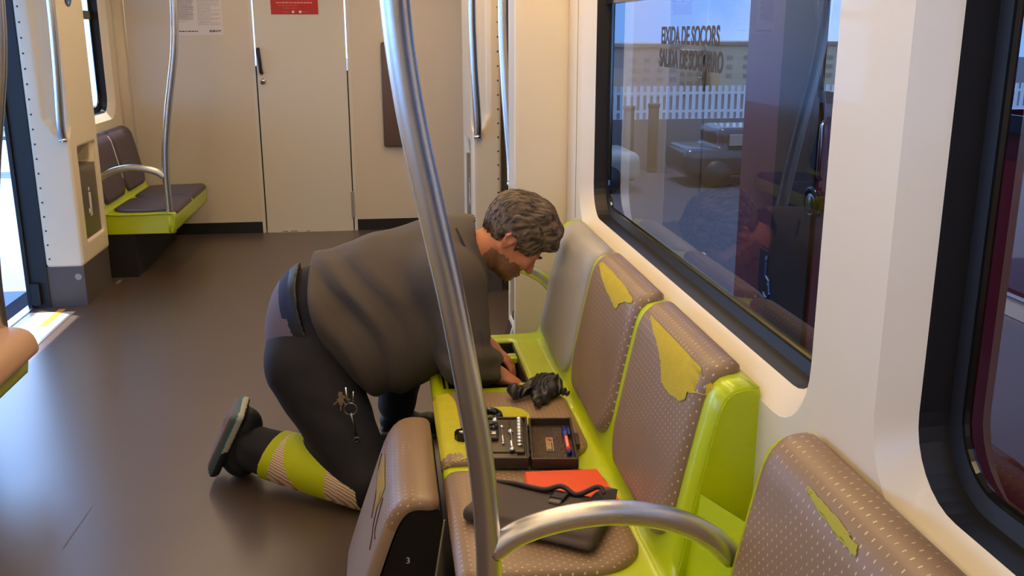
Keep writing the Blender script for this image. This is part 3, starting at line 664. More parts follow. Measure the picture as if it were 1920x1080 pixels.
# ================================================================== PERSON
man = thing('person', 'man in charcoal jacket and navy trousers kneeling with both hands inside the opened seat', 'person', (-.1, 3.0, 0))
HF = np.array([.62, -.06, -.78]); HF /= np.linalg.norm(HF); HU = np.array([.78, 0, .62]); HU -= HF*(HU@HF); HU /= np.linalg.norm(HU); HS = np.cross(HU, HF)*-1
if HS[1] > 0: HS = -HS                        # HS points to the man's right (towards the camera)
HR = np.stack([HF, HS, HU]); HC = np.array([.40, 3.05, .80])
hp = lambda f, s, u: HC+HF*f+HS*s+HU*u
def hand(s, wr, d, n, t, k=1.0):
    d, n, t = [np.array(v, float) for v in (d, n, t)]; d /= np.linalg.norm(d); n -= d*(n@d); n /= np.linalg.norm(n); t -= d*(t@d)+n*(t@n); t /= np.linalg.norm(t); wr = np.array(wr)
    R = np.stack([d, t, n]); s.ell(wr+d*.048*k, (.050*k, .041*k, .017*k), R, .014)
    s.cap(wr, wr+d*.02, .026, .026, .015)
    for i, (off, ln) in enumerate(((.031, .072), (.011, .080), (-.010, .074), (-.030, .058))):
        a = wr+d*(.078*k)+t*off*k*.95; p = a; ang = .35
        for L, r0, r1 in ((.42, .0095, .0088), (.32, .0088, .0080), (.26, .0080, .0070)):
            dd = d*math.cos(ang)-n*math.sin(ang)+t*off*1.5; q = p+dd*ln*L*k; s.cap(p, q, r0*k, r1*k, .004); p = q; ang += .45
    a = wr+d*.02*k+t*.030*k; b_ = a+(d*.55+t*.62-n*.35)*.045*k; c_ = b_+(d*.9+t*.10-n*.45)*.032*k
    s.cap(a, b_, .0135*k, .011*k, .010); s.cap(b_, c_, .0105*k, .0085*k, .004)
def body():
    s = SDF((-.60, 2.74, .0), (.62, 3.44, 1.0), .0045)
    s.ell((-.24, 3.06, .48), (.12, .15, .13), k=.0); s.ell((-.05, 3.05, .60), (.17, .17, .17), k=.05); s.ell((.14, 3.06, .68), (.14, .18, .13), k=.05)
    s.cap((.18, 2.90, .70), (.20, 3.23, .71), .06, .06, .03)
    s.cap((.19, 3.05, .72), hp(-.03, 0, -.055), .068, .060, .03)
    # head
    s.ell(hp(-.004, 0, .022), (.098, .076, .102), HR, .02)
    s.ell(hp(.035, 0, -.050), (.062, .058, .068), HR, .03)
    s.ell(hp(.078, 0, -.092), (.022, .028, .020), HR, .022)
    s.cap(hp(.040, .046, -.085), hp(-.012, .058, -.045), .016, .018, .02); s.cap(hp(.040, -.046, -.085), hp(-.012, -.058, -.045), .016, .018, .02)
    s.cap(hp(.088, -.030, .022), hp(.088, .030, .022), .012, .012, .014)          # brow
    s.cap(hp(.092, 0, .012), hp(.116, 0, -.026), .0085, .012, .008); s.ell(hp(.106, .010, -.030), (.010, .008, .007), HR, .006); s.ell(hp(.106, -.010, -.030), (.010, .008, .007), HR, .006)
    for q in (1, -1):
        s.ell(hp(.094, .030*q, .004), (.014, .017, .011), HR, .010, 'sub'); s.ell(hp(.082, .031*q, .004), (.013, .014, .011), HR, .004)
        s.ell(hp(.072, .044*q, -.022), (.022, .018, .018), HR, .018)                # cheek
        # ear: rim, lobe and hollow
        e = lambda f, ss, u: hp(-.018+f, (.074+ss)*q, -.008+u)
        s.ell(e(0, .004, 0), (.017, .008, .030), HR, .008)
        ring = [e(.014, .006, .012), e(.004, .011, .029), e(-.013, .013, .024), e(-.020, .013, .004), e(-.011, .008, -.018), e(.002, .003, -.029)]
        for a, b_ in zip(ring[:-1], ring[1:]): s.cap(a, b_, .0052, .0052, .004)
        s.ell(e(-.001, .013, .003), (.008, .006, .012), HR, .004, 'sub')
    s.cap(hp(.100, -.018, -.060), hp(.100, .018, -.060), .0058, .0058, .006); s.cap(hp(.096, -.016, -.070), hp(.096, .016, -.070), .0068, .0068, .006)
    s.cap(hp(.108, -.016, -.0655), hp(.108, .016, -.0655), .0022, .0022, .003, 'sub')
    # arms
    s.cap((.19, 2.90, .69), (.22, 2.83, .48), .052, .044, .03); s.cap((.22, 2.83, .47), (.322, 2.87, .400), .043, .028, .02)
    hand(s, (.322, 2.87, .400), (.80, .12, -.42), (.40, .05, .88), (0, 1, 0))
    s.cap((.20, 3.22, .70), (.235, 3.22, .50), .052, .044, .03); s.cap((.235, 3.22, .49), (.318, 3.075, .425), .043, .028, .02)
    hand(s, (.318, 3.075, .425), (.72, -.30, -.50), (.50, 0, .85), (0, -1, 0))
    # legs
    s.cap((-.24, 2.97, .44), (-.10, 2.82, .10), .10, .06, .03); s.cap((-.10, 2.82, .09), (-.47, 3.03, .13), .055, .038, .02); s.cap((-.47, 3.03, .13), (-.53, 3.08, .09), .036, .03, .02)
    s.cap((-.20, 3.18, .45), (.04, 3.30, .41), .10, .065, .03); s.cap((.04, 3.30, .40), (0, 3.35, .11), .055, .038, .02); s.cap((0, 3.35, .10), (.06, 3.345, .05), .034, .03, .02)
    def mi(c):
        q = (c-HC)@HR.T; f, u = q[:, 0], q[:, 2]; sd_ = np.abs(q[:, 1])
        near = (np.abs(q) < .16).all(1)
        bn = noise3(c[:, 0], c[:, 1], c[:, 2], 260, 71)*.009; beard = near & (u+bn < -.045+.25*np.clip(f-.05, -1, .02)) & (f > -.035) & (u > -.14) & ~((np.abs(u+.066) < .012) & (f > .085) & (sd_ < .02))
        mous = near & (f > .085) & (u < -.042) & (u > -.056)
        lip = near & (np.abs(u+.0655) < .011) & (f > .093) & (sd_ < .021)
        m = np.zeros(len(c)); m[beard | mous] = 1; m[lip] = 2; return m
    return s.put('body', [SKIN, STUB, mat('lip_skin', srgb(150, 84, 72), .45)], man, mifn=mi)
body()
for q in (1, -1):
    MB().tube([hp(.100, .014*q, .024), hp(.101, .030*q, .032), hp(.090, .050*q, .028)], [.0035, .0042, .002], 8).put('eyebrow', mat('brow_hair', srgb(52, 40, 32), .9), man, True)
    ev, ef = MB(), None
    bm = bmesh.new(); bmesh.ops.create_uvsphere(bm, u_segments=14, v_segments=10, radius=.0105); bm.verts.index_update()
    c = hp(.0845, .031*q, .001); V = [tuple(np.array(v.co)+c) for v in bm.verts]; F = [[v.index for v in f.verts] for f in bm.faces]; bm.free()
    mesh('eye', V, F, mat('eye_dark', srgb(60, 46, 40), .15), man)
def hair():
    s = SDF(HC-.21, HC+.21, .0028)
    s.ell(hp(-.018, 0, .042), (.118, .093, .118), HR, 0)
    s.cap(hp(.060, -.035, .120), hp(.060, .035, .120), .030, .030, .03); s.cap(hp(.095, -.02, .085), hp(.095, .035, .085), .022, .020, .02)
    s.cap(hp(-.085, -.03, .065), hp(-.085, .03, .065), .046, .046, .03); s.cap(hp(0, -.03, .125), hp(0, .03, .125), .038, .038, .03)
    s.ell(hp(.135, 0, -.045), (.085, .125, .110), HR, .012, 'sub')
    s.box(hp(.0, 0, -.155), (.2, .2, .10), .01, HR, .01, 'sub')
    s.ell(hp(-.014, .085, -.022), (.030, .03, .034), HR, .006, 'sub'); s.ell(hp(-.014, -.085, -.022), (.030, .03, .034), HR, .006, 'sub')
    s.box(hp(.07, 0, -.08), (.05, .2, .075), .01, HR, .01, 'sub')
    X, Y, Z = s.full(); q = np.tensordot(HR, np.stack([X-HC[0], Y-HC[1], Z-HC[2]]), 1); f, ss, u = q
    lock = np.sin(f*55+u*95*np.sign(ss+.001)*.2+ss*330+3*np.sin(u*40))*.5+np.sin(u*40+ss*520+f*120+2*np.sin(f*60))*.35+noise3(X, Y, Z, 260, 3)*.5
    s.S = s.S+(lock*.0036).astype(np.float32)
    m = bpy.data.materials.new('greying_brown_hair'); m.use_nodes = True; n = m.node_tree; b = n.nodes['Principled BSDF']
    tcn = n.nodes.new('ShaderNodeTexCoord'); mp = n.nodes.new('ShaderNodeMapping'); mp.inputs['Rotation'].default_value = (0, .9, 0); mp.inputs['Scale'].default_value = (18, 210, 70)
    t = n.nodes.new('ShaderNodeTexNoise'); t.inputs['Scale'].default_value = 1; t.inputs['Detail'].default_value = 4
    r = n.nodes.new('ShaderNodeValToRGB'); r.color_ramp.elements[0].position = .38; r.color_ramp.elements[0].color = srgb(40, 31, 25); r.color_ramp.elements[1].position = .68; r.color_ramp.elements[1].color = srgb(128, 108, 84)
    n.links.new(tcn.outputs['Object'], mp.inputs[0]); n.links.new(mp.outputs[0], t.inputs['Vector']); n.links.new(t.outputs['Fac'], r.inputs[0]); n.links.new(r.outputs[0], b.inputs['Base Color'])
    bp = n.nodes.new('ShaderNodeBump'); bp.inputs['Strength'].default_value = .6; bp.inputs['Distance'].default_value = .003; n.links.new(t.outputs['Fac'], bp.inputs['Height']); n.links.new(bp.outputs[0], b.inputs['Normal'])
    b.inputs['Roughness'].default_value = .6
    s.put('hair', m, man)
hair()
def hemc(Z): return .067-.060*(1-((Z-.55)/.21)**2)
def jacket():
    s = SDF((-.42, 2.68, .26), (.44, 3.48, 1.0), .0065)
    s.ell((-.19, 3.05, .575), (.20, .205, .205), k=0); s.ell((-.02, 3.045, .612), (.22, .215, .222), k=.05); s.ell((.14, 3.06, .675), (.185, .21, .195), k=.05)
    s.ell((-.05, 2.97, .485), (.20, .155, .165), k=.06); s.ell((.08, 2.99, .52), (.16, .15, .15), k=.06)
    s.cap((.17, 2.90, .715), (.20, 3.22, .72), .115, .105, .05)
    s.cap((.19, 2.89, .69), (.222, 2.825, .475), .102, .082, .03); s.cap((.222, 2.825, .470), (.282, 2.85, .435), .084, .066, .03)
    s.cap((.20, 3.22, .69), (.235, 3.23, .50), .10, .08, .03); s.cap((.235, 3.23, .495), (.262, 3.16, .468), .076, .056, .03)
    s.cap((.17, 3.05, .755), (.34, 3.05, .795), .128, .106, .03)
    X, Y, Z = s.full()
    wrp = noise3(X, Y, Z, 9, 11); m1 = np.clip((.12-X)/.25, 0, 1)
    fold = np.sin(50*(X+.38*Z)+13*wrp+6*noise3(X, Y, Z, 5, 77)); fold = np.sign(fold)*np.abs(fold)**1.3
    sl = np.clip((3.0-Y)/.1, 0, 1)*np.clip((.62-Z)/.12, 0, 1)*np.clip((X-.12)/.05, 0, 1)
    s.S += (fold*.0120*m1*np.clip((.80-Z)/.12, .15, 1)*np.clip((noise3(X, Y, Z, 6, 4)+.45), 0, 1)*1.3+noise3(X, Y, Z, 24, 12)*.0055+noise3(X, Y, .4*Z, 62, 13)*.0028+np.sin(95*Z+5*wrp+30*X)*.0035*sl).astype(np.float32)
    # hem and collar cuts
    s.S = np.maximum(s.S, (hemc(Z)-(.92*X+.39*Z))).astype(np.float32)
    col = (.97*X+.24*Z)-(.512+.014*np.sin(Z*22)); msk = (np.abs(Z-.78) < .22) & (X > .235) & (np.abs(Y-3.05) < .19) & (Z > .60)
    kk_ = .09; hh = np.clip(.5-.5*(s.S-col)/kk_, 0, 1); sm_ = s.S*(1-hh)+col*hh+kk_*hh*(1-hh); s.S = np.where(msk, sm_, s.S).astype(np.float32)
    i0 = int((.16+.42)/.0065); k0 = int((.60-.26)/.0065)
    for _ in range(9):
        T_ = s.S[i0:, :, k0:].copy(); T2 = T_.copy()
        for ax_ in range(3): T2 = (np.roll(T2, 1, ax_)+np.roll(T2, -1, ax_)+T2*2)/4
        s.S[i0+3:-1, 1:-1, k0+3:-1] = T2[3:-1, 1:-1, 3:-1]
    s.cap((.27, 3.05, .778), (.44, 3.05, .82), .096, .092, .006, 'sub')
    # opening of the cuffs
    s.cap((.330, 2.864, .42), (.40, 2.885, .395), .050, .050, .003, 'sub'); s.cap((.300, 3.115, .447), (.34, 3.05, .42), .044, .044, .003, 'sub')
    s.put('jacket', JACK, man)
jacket()
# collar seam and yoke piping
MB().tube(bez([(.205, 2.93, .865), (.225, 2.905, .82), (.245, 2.89, .76), (.262, 2.885, .70)], 6), .004, 8).put('collar_seam', mat('seam_dark', srgb(52, 46, 44), .9), man, True)
def trousers():
    s = SDF((-.56, 2.66, .0), (.22, 3.50, .78), .007)
    s.ell((-.245, 3.06, .465), (.158, .190, .175), k=0); s.cap((-.20, 3.05, .56), (-.10, 3.05, .58), .178, .185, .05)
    s.cap((-.265, 2.965, .42), (-.105, 2.805, .100), .145, .088, .05); s.cap((-.105, 2.805, .094), (-.455, 3.015, .125), .086, .074, .025)
    s.ell((-.455, 3.01, .12), (.04, .066, .072), k=.02)
    s.cap((-.19, 3.19, .45), (.045, 3.30, .425), .125, .092, .04); s.cap((.045, 3.30, .415), (.005, 3.35, .13), .088, .070, .03)
    X, Y, Z = s.full()
    s.S += (np.sin(70*(Z+.4*X)+4*noise3(X, Y, Z, 10, 5))*.0035*np.clip(noise3(X, Y, Z, 7, 8)+.5, 0, 1)+noise3(X, Y, Z, 30, 9)*.003).astype(np.float32)
    s.S = np.maximum(s.S, (.92*X+.39*Z)-(hemc(Z)+.09)).astype(np.float32)
    s.S = np.maximum(s.S, .003-Z).astype(np.float32)
    s.put('trousers', TROU, man)
trousers()
def hivis():
    a = np.array([-.105, 2.805, .092]); b_ = np.array([-.455, 3.015, .12]); ab = b_-a
    s = SDF((-.52, 2.68, .0), (.02, 3.14, .24), .005)
    s.cap(a, b_, .0935, .0845, 0); s.cap((-.265, 2.965, .42), (-.105, 2.805, .135), .146, .083, 0, 'sub')
    X, Y, Z = s.full(); t = ((X-a[0])*ab[0]+(Y-a[1])*ab[1]+(Z-a[2])*ab[2])/(ab@ab)
    s.S += (noise3(X, Y, Z, 34, 21)*.0022).astype(np.float32)
    s.S = np.maximum(s.S, (t-.86+.8*(Z-.1))*.3); s.S = np.maximum(s.S, (-.06-t)*.3); s.S = np.maximum(s.S, .004-Z).astype(np.float32)
    def mi(c):
        t = ((c-a)@ab)/(ab@ab)+.9*(c[:, 2]-.1)*np.clip(((c-a)@ab)/(ab@ab), 0, 1); m = np.zeros(len(c)); m[(t > .56+1.8*(c[:, 2]-.10)**1) & (t < .755)] = 1; m[(t < .22) & (c[:, 2] > .02)] = 1; return m
    s.put('shin_band', [HIVIS, REFLS], man, mifn=mi, label='lime high-visibility shin band with pale reflective stripes')
hivis()
def shirt():
    s = SDF((-.46, 2.80, .26), (.02, 3.32, .84), .006)
    s.ell((-.245, 3.06, .470), (.166, .198, .184), k=0); s.cap((-.20, 3.05, .575), (-.10, 3.05, .585), .192, .195, .05);
    X, Y, Z = s.full(); s.S += (noise3(X, Y, Z, 22, 31)*.004).astype(np.float32)
    g = (.92*X+.39*Z); w = hemc(Z)-g
    s.S = np.maximum(s.S, (.034-w)); s.S = np.maximum(s.S, w-.30); s.S = np.maximum(s.S, (.395-.35*(X+.38)+.012*np.sin(X*60))-Z)
    s.S = np.maximum(s.S, Y-3.16).astype(np.float32)
    def mi(c):
        w = hemc(c[:, 2])-(.92*c[:, 0]+.39*c[:, 2]); m = np.zeros(len(c)); m[w < .075] = 2; m[(w >= .060) & (w < .090) & (c[:, 2] > .60)] = 1; return m
    s.put('shirt_tail', [SHIRT, BLUEB, BLACK], man, mifn=mi, label='lilac grey shirt tail and dark blue waistband showing below the jacket')
shirt()
def shoe(nm, heel, mid, toe, sole, r, lab):
    heel, mid, toe, sole = [np.array(v, float) for v in (heel, mid, toe, sole)]; sole /= np.linalg.norm(sole)
    pts = np.stack([heel, mid, toe]); lo = pts.min(0)-.10; hi = pts.max(0)+.10; lo[2] = max(lo[2], 0)
    s = SDF(lo, hi, .004); ax = toe-heel; L = np.linalg.norm(ax); ax /= L; sd_ = np.cross(ax, sole); sd_ /= np.linalg.norm(sd_)
    s.ell(heel, (r*1.0, r*.98, r), k=0); s.ell(mid, (r*1.0,)*3, k=.03); s.ell(toe, (r*.98,)*3, k=.03)
    c = (heel+toe)/2+sole*(r*.80); s.box(c, (L/2+r*.95, r*1.04, .024), .016, np.stack([ax, sd_, sole]), .008)
    X, Y, Z = s.full(); s.S = np.maximum(s.S, .003-Z).astype(np.float32)
    def mi(P):
        d = (P-(heel+toe)/2)@sole; a = (P-heel)@ax; m = np.zeros(len(P)); m[d > r*.52+.012*(a > L*.5)] = 1; m[d > r*.80] = 2; m[d > r*1.02] = 3; m[(m == 1) & (a > L*.55)] = 0; return m
    s.put('shoe', [mat('shoe_black', srgb(22, 24, 30), .6, bump=.3), mat('shoe_pale_grey', srgb(176, 182, 170), .6), mat('shoe_teal', srgb(66, 104, 122), .6), mat('shoe_sole_brown', srgb(112, 94, 82), .8, bump=.5)], man, mifn=mi, label=lab)
shoe('shoe', (-.505, 3.055, .195), (-.520, 3.075, .130), (-.525, 3.085, .064), (-.88, -.05, .42), .064, 'dark trainer resting on its toe with teal and pale heel')
shoe('shoe', (-.02, 3.355, .062), (.05, 3.35, .055), (.12, 3.345, .048), (0, 0, -1), .042, 'dark trainer flat on the floor')
MB().tube(bez([(-.555+.02, 3.03, .14), (-.52, 3.022, .12), (-.50, 3.022, .09)], 4), .003, 6).tube(bez([(-.52, 3.022, .15), (-.505, 3.015, .125), (-.51, 3.018, .10)], 4), .002, 6).put('shoe_mark', mat('shoe_green_line', srgb(90, 130, 110), .5), man)
MB().box((.19, 2.772, .505), (.27, 2.7745, .575)).put('sleeve_pocket', mat('pocket_grey', srgb(74, 70, 78), .9), man)
# ================================================================== THINGS ON THE SEATS
ZC = .4185
ex = np.array([.993, -.118, 0]); ey = np.array([.118, .993, 0]); O = np.array([.322, 2.137, ZC])
LP = lambda a, b, c=0: tuple(O+ex*a+ey*b+np.array([0, 0, c]))
class LB(MB):      # builder in the toolbox's own axes
    def fin(s, name, m, parent, smooth=False, **k):
        s.V = [LP(*v) for v in s.V]; return s.put(name, m, parent, smooth, **k)
tb = thing('socket_set_case', 'open black plastic socket set case lying on the middle seat cushion', 'tool case', LP(0, .13, 0))
def tray(a0, a1, h, fl):
    q = LB()
    q.box((a0, 0, .0), (a1, .262, fl), .004)
    for bx_ in (((a0, 0, 0), (a0+.006, .262, h)), ((a1-.006, 0, 0), (a1, .262, h)), ((a0, 0, 0), (a1, .006, h)), ((a0, .256, 0), (a1, .262, h))): q.box(bx_[0], bx_[1], .0025)
    return q
tray(-.118, -.002, .030, .018).fin('case_base', CASE, tb)
ins = LB().box((-.108, .045, .018), (-.012, .25, .027), .004); ins.box((-.108, .012, .018), (-.03, .04, .024), .003); ins.fin('insert', mat('case_insert', srgb(66, 52, 40), .35), tb)
tray(.002, .118, .027, .006).fin('case_lid', CASE, tb)
for b_ in (.05, .21): LB().cyl((-.001, b_-.014, .014), (-.001, b_+.014, .014), .0045, 10).fin('hinge', BGLOSS, tb, True)
LB().box((.117, .10, .004), (.130, .17, .022), .003).fin('latch', mat('latch_plum', srgb(52, 34, 40), .3), tb)
hc = LB()
for (a0, a1) in ((.012, .040), (.068, .092)):
    for i in range(int((a1-a0)/.007)+1):
        for j in range(26):
            a = a0+i*.007+(.0035 if j % 2 else 0); b_ = .018+j*.0088; hc.add([(a-.0028, b_, .006), (a, b_-.0045, .006), (a+.0028, b_, .006), (a, b_+.0045, .006), (a, b_, .0092)], [(0, 1, 4), (1, 2, 4), (2, 3, 4), (3, 0, 4)])
h_ = hc.fin('honeycomb_relief', mat('honeycomb', srgb(104, 80, 56), .3), tb); h_['kind'] = 'stuff'
bp_ = LB().box((.044, .085, .006), (.063, .175, .0072)).fin('badge', mat('badge_brown', srgb(92, 66, 48), .5), tb)
LB().box((.046, .150, .0072), (.061, .172, .0078)).fin('badge_red_panel', mat('badge_red', srgb(168, 104, 78), .5), tb)
mt = frame_mat(LP(.0535, .130, .0075), -ey, ex)
text('badge_lettering', 'Altcom', .021, mat('badge_tan', srgb(214, 184, 140), .5), mt, tb, ext=.0003)
for a in (.0455, .0615): LB().box((a-.0006, .09, .0072), (a+.0006, .17, .008)).fin('badge_rule', MATS['badge_tan'], tb)
SW = ('farthest and largest', 'second from the far end', 'third from the far end', 'fourth from the far end', 'middle one', 'fourth from the near end', 'third from the near end', 'second from the near end', 'nearest and smallest')
for i in range(9):
    b_ = .238-i*.0205; r = .0088-.0005*i
    o = LB().tube([(-.030, b_, .030), (-.018, b_+.002, .030)], r, 16).fin('socket', CHROME, None, True, origin=LP(-.024, b_, .03)); tag(o, 'chrome socket, '+SW[i]+' in the row inside the open tool case', 'socket', 'chrome sockets in the case')
    LB().cyl((-.0179, b_+.002, .030), (-.0174, b_+.002, .030), r*.72, 12).fin('bore', BLACK, o, True)
e = LB().tube([(-.050, .235, .031), (-.047, .17, .031), (-.046, .10, .031), (-.044, .055, .031)], [.0026, .0032, .0036, .0036], 10).cyl((-.0478, .165, .031), (-.0472, .150, .031), .007, 14)
o = thing('extension_bar', 'long chrome extension bar with a collar in the tool case', 'bar', LP(-.046, .14, .031)); e.fin('shaft', CHROME, o, True); LB().cyl((-.0438, .052, .031), (-.0434, .040, .031), .0068, 14).fin('drive_head', CHROME, o, True)
o = thing('driver_rod', 'thin bright steel rod with ball ends left of the extension bar', 'rod', LP(-.068, .14, .031)); LB().cyl((-.070, .19, .030), (-.066, .085, .030), .0022, 8).fin('shaft', CHROME, o, True); LB().cyl((-.070, .196, .030), (-.0698, .186, .030), .0052, 12).fin('tip', CHROME, o, True); LB().cyl((-.0662, .090, .030), (-.066, .082, .030), .004, 12).fin('tip', CHROME, o, True)
o = thing('ratchet_holder', 'dark moulded ratchet head with steel square beside the bright rod', 'tool', LP(-.09, .14, .03)); LB().box((-.104, .105, .027), (-.078, .175, .038), .006).fin('body', BLACK, o); LB().cyl((-.092, .17, .036), (-.092, .17, .043), .014, 18).fin('head', BGLOSS, o, True); LB().box((-.097, .122, .038), (-.085, .136, .041), .001).fin('steel_square', STEEL, o); LB().cyl((-.088, .215, .034), (-.088, .245, .034), .007, 12).fin('adaptor', CHROME, o, True)
pn_ = thing('marker_pen', 'red and blue marker pen lying in the open case lid', 'pen', LP(.098, .12, .012))
LB().cyl((.100, .07, .014), (.097, .165, .014), .0065, 16).fin('barrel', mat('pen_red', srgb(206, 52, 40), .35), pn_, True); cp_ = LB().cyl((.0972, .160, .0142), (.0960, .215, .0142), .0078, 16).fin('cap', mat('pen_blue', srgb(30, 50, 140), .3), pn_, True)
LB().cyl((.1005, .060, .014), (.100, .071, .014), .0068, 16).fin('end_plug', MATS['pen_blue'], pn_, True); LB().box((.094, .085, .0195), (.100, .150, .0212)).fin('pale_print', mat('pen_label', srgb(240, 170, 140), .5), pn_); LB().box((.102, .17, .013), (.110, .212, .018), .001).fin('clip', MATS['pen_blue'], cp_)
# lime and black hand tool
kt = thing('hand_tool', 'lime hand tool with black round knobs at both ends, left of the socket case', 'tool', (.21, 2.40, ZC))
def knob(x, y, z, r, h):
    q = MB(); pts = [(x+r*(1-.10*(k % 2))*math.cos(math.pi*k/8), y+r*(1-.10*(k % 2))*math.sin(math.pi*k/8)) for k in range(16)]; q.prism(pts, 0, 'z', z, z+h); return q
kb = knob(.172, 2.338, ZC, .0215, .022).put('knob', BGLOSS, kt); MB().cyl((.170, 2.336, ZC+.020), (.170, 2.336, ZC+.0245), .0075, 16).put('screw', CHROME, kb, True)
MB().tube([(.185, 2.343, ZC+.010), (.215, 2.35, ZC+.010)], .0085, 10).put('neck', BGLOSS, kt, True)
MB().add([(.185, 2.352, ZC+.006), (.225, 2.345, ZC+.006), (.258, 2.43, ZC+.006), (.215, 2.44, ZC+.006), (.185, 2.352, ZC+.016), (.225, 2.345, ZC+.016), (.258, 2.43, ZC+.016), (.215, 2.44, ZC+.016)], [(0, 3, 2, 1), (4, 5, 6, 7), (0, 1, 5, 4), (1, 2, 6, 5), (2, 3, 7, 6), (3, 0, 4, 7)]).put('lime_body', LIME, kt)
MB().tube(bez([(.232, 2.43, ZC+.012), (.240, 2.475, ZC+.013), (.262, 2.487, ZC+.014), (.280, 2.468, ZC+.013), (.281, 2.440, ZC+.012)], 6), .011, 12).put('hook', BGLOSS, kt, True)
# crumpled black glove
gl_ = SDF((.29, 2.50, ZC-.002), (.53, 2.78, ZC+.12), .003)
gl_.ell((.445, 2.635, ZC+.020), (.046, .052, .028), k=0); gl_.cap((.43, 2.655, ZC+.028), (.465, 2.65, ZC+.034), .026, .022, .02)
gl_.cap((.40, 2.645, ZC+.02), (.352, 2.60, ZC+.015), .017, .016, .015); gl_.ell((.345, 2.608, ZC+.022), (.020, .024, .022), k=.01)
gl_.cap((.42, 2.62, ZC+.018), (.402, 2.535, ZC+.012), .020, .011, .015); gl_.cap((.445, 2.62, ZC+.02), (.425, 2.560, ZC+.012), .017, .012, .008)
gl_.cap((.47, 2.63, ZC+.015), (.498, 2.608, ZC+.010), .013, .010, .01); 
X, Y, Z = gl_.full(); a_ = noise3(X, Y, Z, 90, 41); gl_.S += (np.abs(np.sin(X*130-Y*90+5*a_))*.0075-.004+noise3(X, Y, Z, 190, 42)*.002).astype(np.float32)
gl_.S = np.maximum(gl_.S, ZC-Z).astype(np.float32)
o = gl_.put('glove', mat('black_rubber_glove', srgb(34, 32, 34), .38), None, origin=(.43, 2.62, ZC)); tag(o, 'crumpled black rubber glove on the rim between opened seat and middle cushion', 'glove')
# orange sheet folder
of = thing('orange_folder', 'bright orange folded sheet partly under the dark tool pouch on the near cushion', 'folder', (.40, 2.03, ZC))
def quad(P, z0, z1): return MB().add([(p[0], p[1], z0) for p in P]+[(p[0], p[1], z1) for p in P], [(3, 2, 1, 0), (4, 5, 6, 7), (0, 1, 5, 4), (1, 2, 6, 5), (2, 3, 7, 6), (3, 0, 4, 7)])
quad([(.296, 1.945), (.484, 1.918), (.478, 2.10), (.302, 2.108)], ZC, ZC+.0018).put('lower_leaf', ORNG, of); quad([(.300, 1.955), (.498, 1.940), (.480, 2.105), (.305, 2.112)], ZC+.0030, ZC+.0052).put('upper_leaf', ORNG, of)
# dark pouch
pc = thing('tool_pouch', 'dark brown fabric tool pouch with buckled strap lying on the near seat cushion', 'pouch', (.31, 1.9, ZC))
an = math.radians(-31); Rp = np.array([[math.cos(an), math.sin(an), 0], [-math.sin(an), math.cos(an), 0], [0, 0, 1]]); PC = np.array([.305, 1.880, ZC+.018])
pp = lambda a, b, c=0: tuple(PC+Rp[0]*a*.97+Rp[1]*b*.80+np.array([0, 0, c-.005]))
s = SDF((.08, 1.68, ZC-.001), (.54, 2.16, ZC+.09), .0045); s.box(PC, (.150, .078, .016), .012, Rp, 0); s.box(pp(.02, -.085, -.006), (.130, .026, .013), .011, Rp, .01); s.cap(pp(-.145, .06, .002), pp(-.145, -.07, .002), .016, .016, .02)
X, Y, Z = s.full(); s.S += (noise3(X, Y, Z, 38, 51)*.0045+noise3(X, Y, Z, 95, 52)*.0018).astype(np.float32); s.S = np.maximum(s.S, ZC+.0055-Z).astype(np.float32)
s.put('pouch_body', DARKC, pc)
def pbox(a, b, nm, m, bev=0):
    q = MB().box(a, b, bev); q.V = [pp(*v) for v in q.V]; return q.put(nm, m, pc)
pbox((.012, -.10, .0165), (.040, .088, .0225), 'strap', mat('strap_grey', srgb(66, 56, 48), .7, bump=.4), .002)
pbox((.008, .040, .022), (.044, .085, .031), 'buckle', BGLOSS, .004); pbox((.012, .020, .0225), (.040, .040, .0285), 'buckle_tongue', mat('buckle_taupe', srgb(104, 90, 76), .5), .002)
q = MB().tube(bez([pp(-.15, .088, .020), pp(-.09, .082, .028), pp(-.02, .084, .026), pp(.02, .10, .036), pp(.06, .092, .026), pp(.105, .115, .045), pp(.125, .10, .036)], 6), .006, 8); q.put('mouth_binding', mat('plum_binding', srgb(40, 24, 26), .5), pc, True)
q = MB().tube(bez([pp(-.14, .094, .010), pp(-.05, .096, .016), pp(.05, .098, .014), pp(.13, .088, .018)], 6), .010, 8); q.put('mouth_lining', BLACK, pc, True)
V = [pp(.085, .085, .018), pp(.150, .078, .020), pp(.148, .112, .050), pp(.122, .118, .048), pp(.105, .098, .040)]
MB().add(V+[(v[0]+.003, v[1]-.004, v[2]) for v in V], [(0, 1, 2, 3, 4), (9, 8, 7, 6, 5), (0, 1, 6, 5), (1, 2, 7, 6), (2, 3, 8, 7), (3, 4, 9, 8), (4, 0, 5, 9)]).put('raised_flap', MATS['plum_binding'], pc)
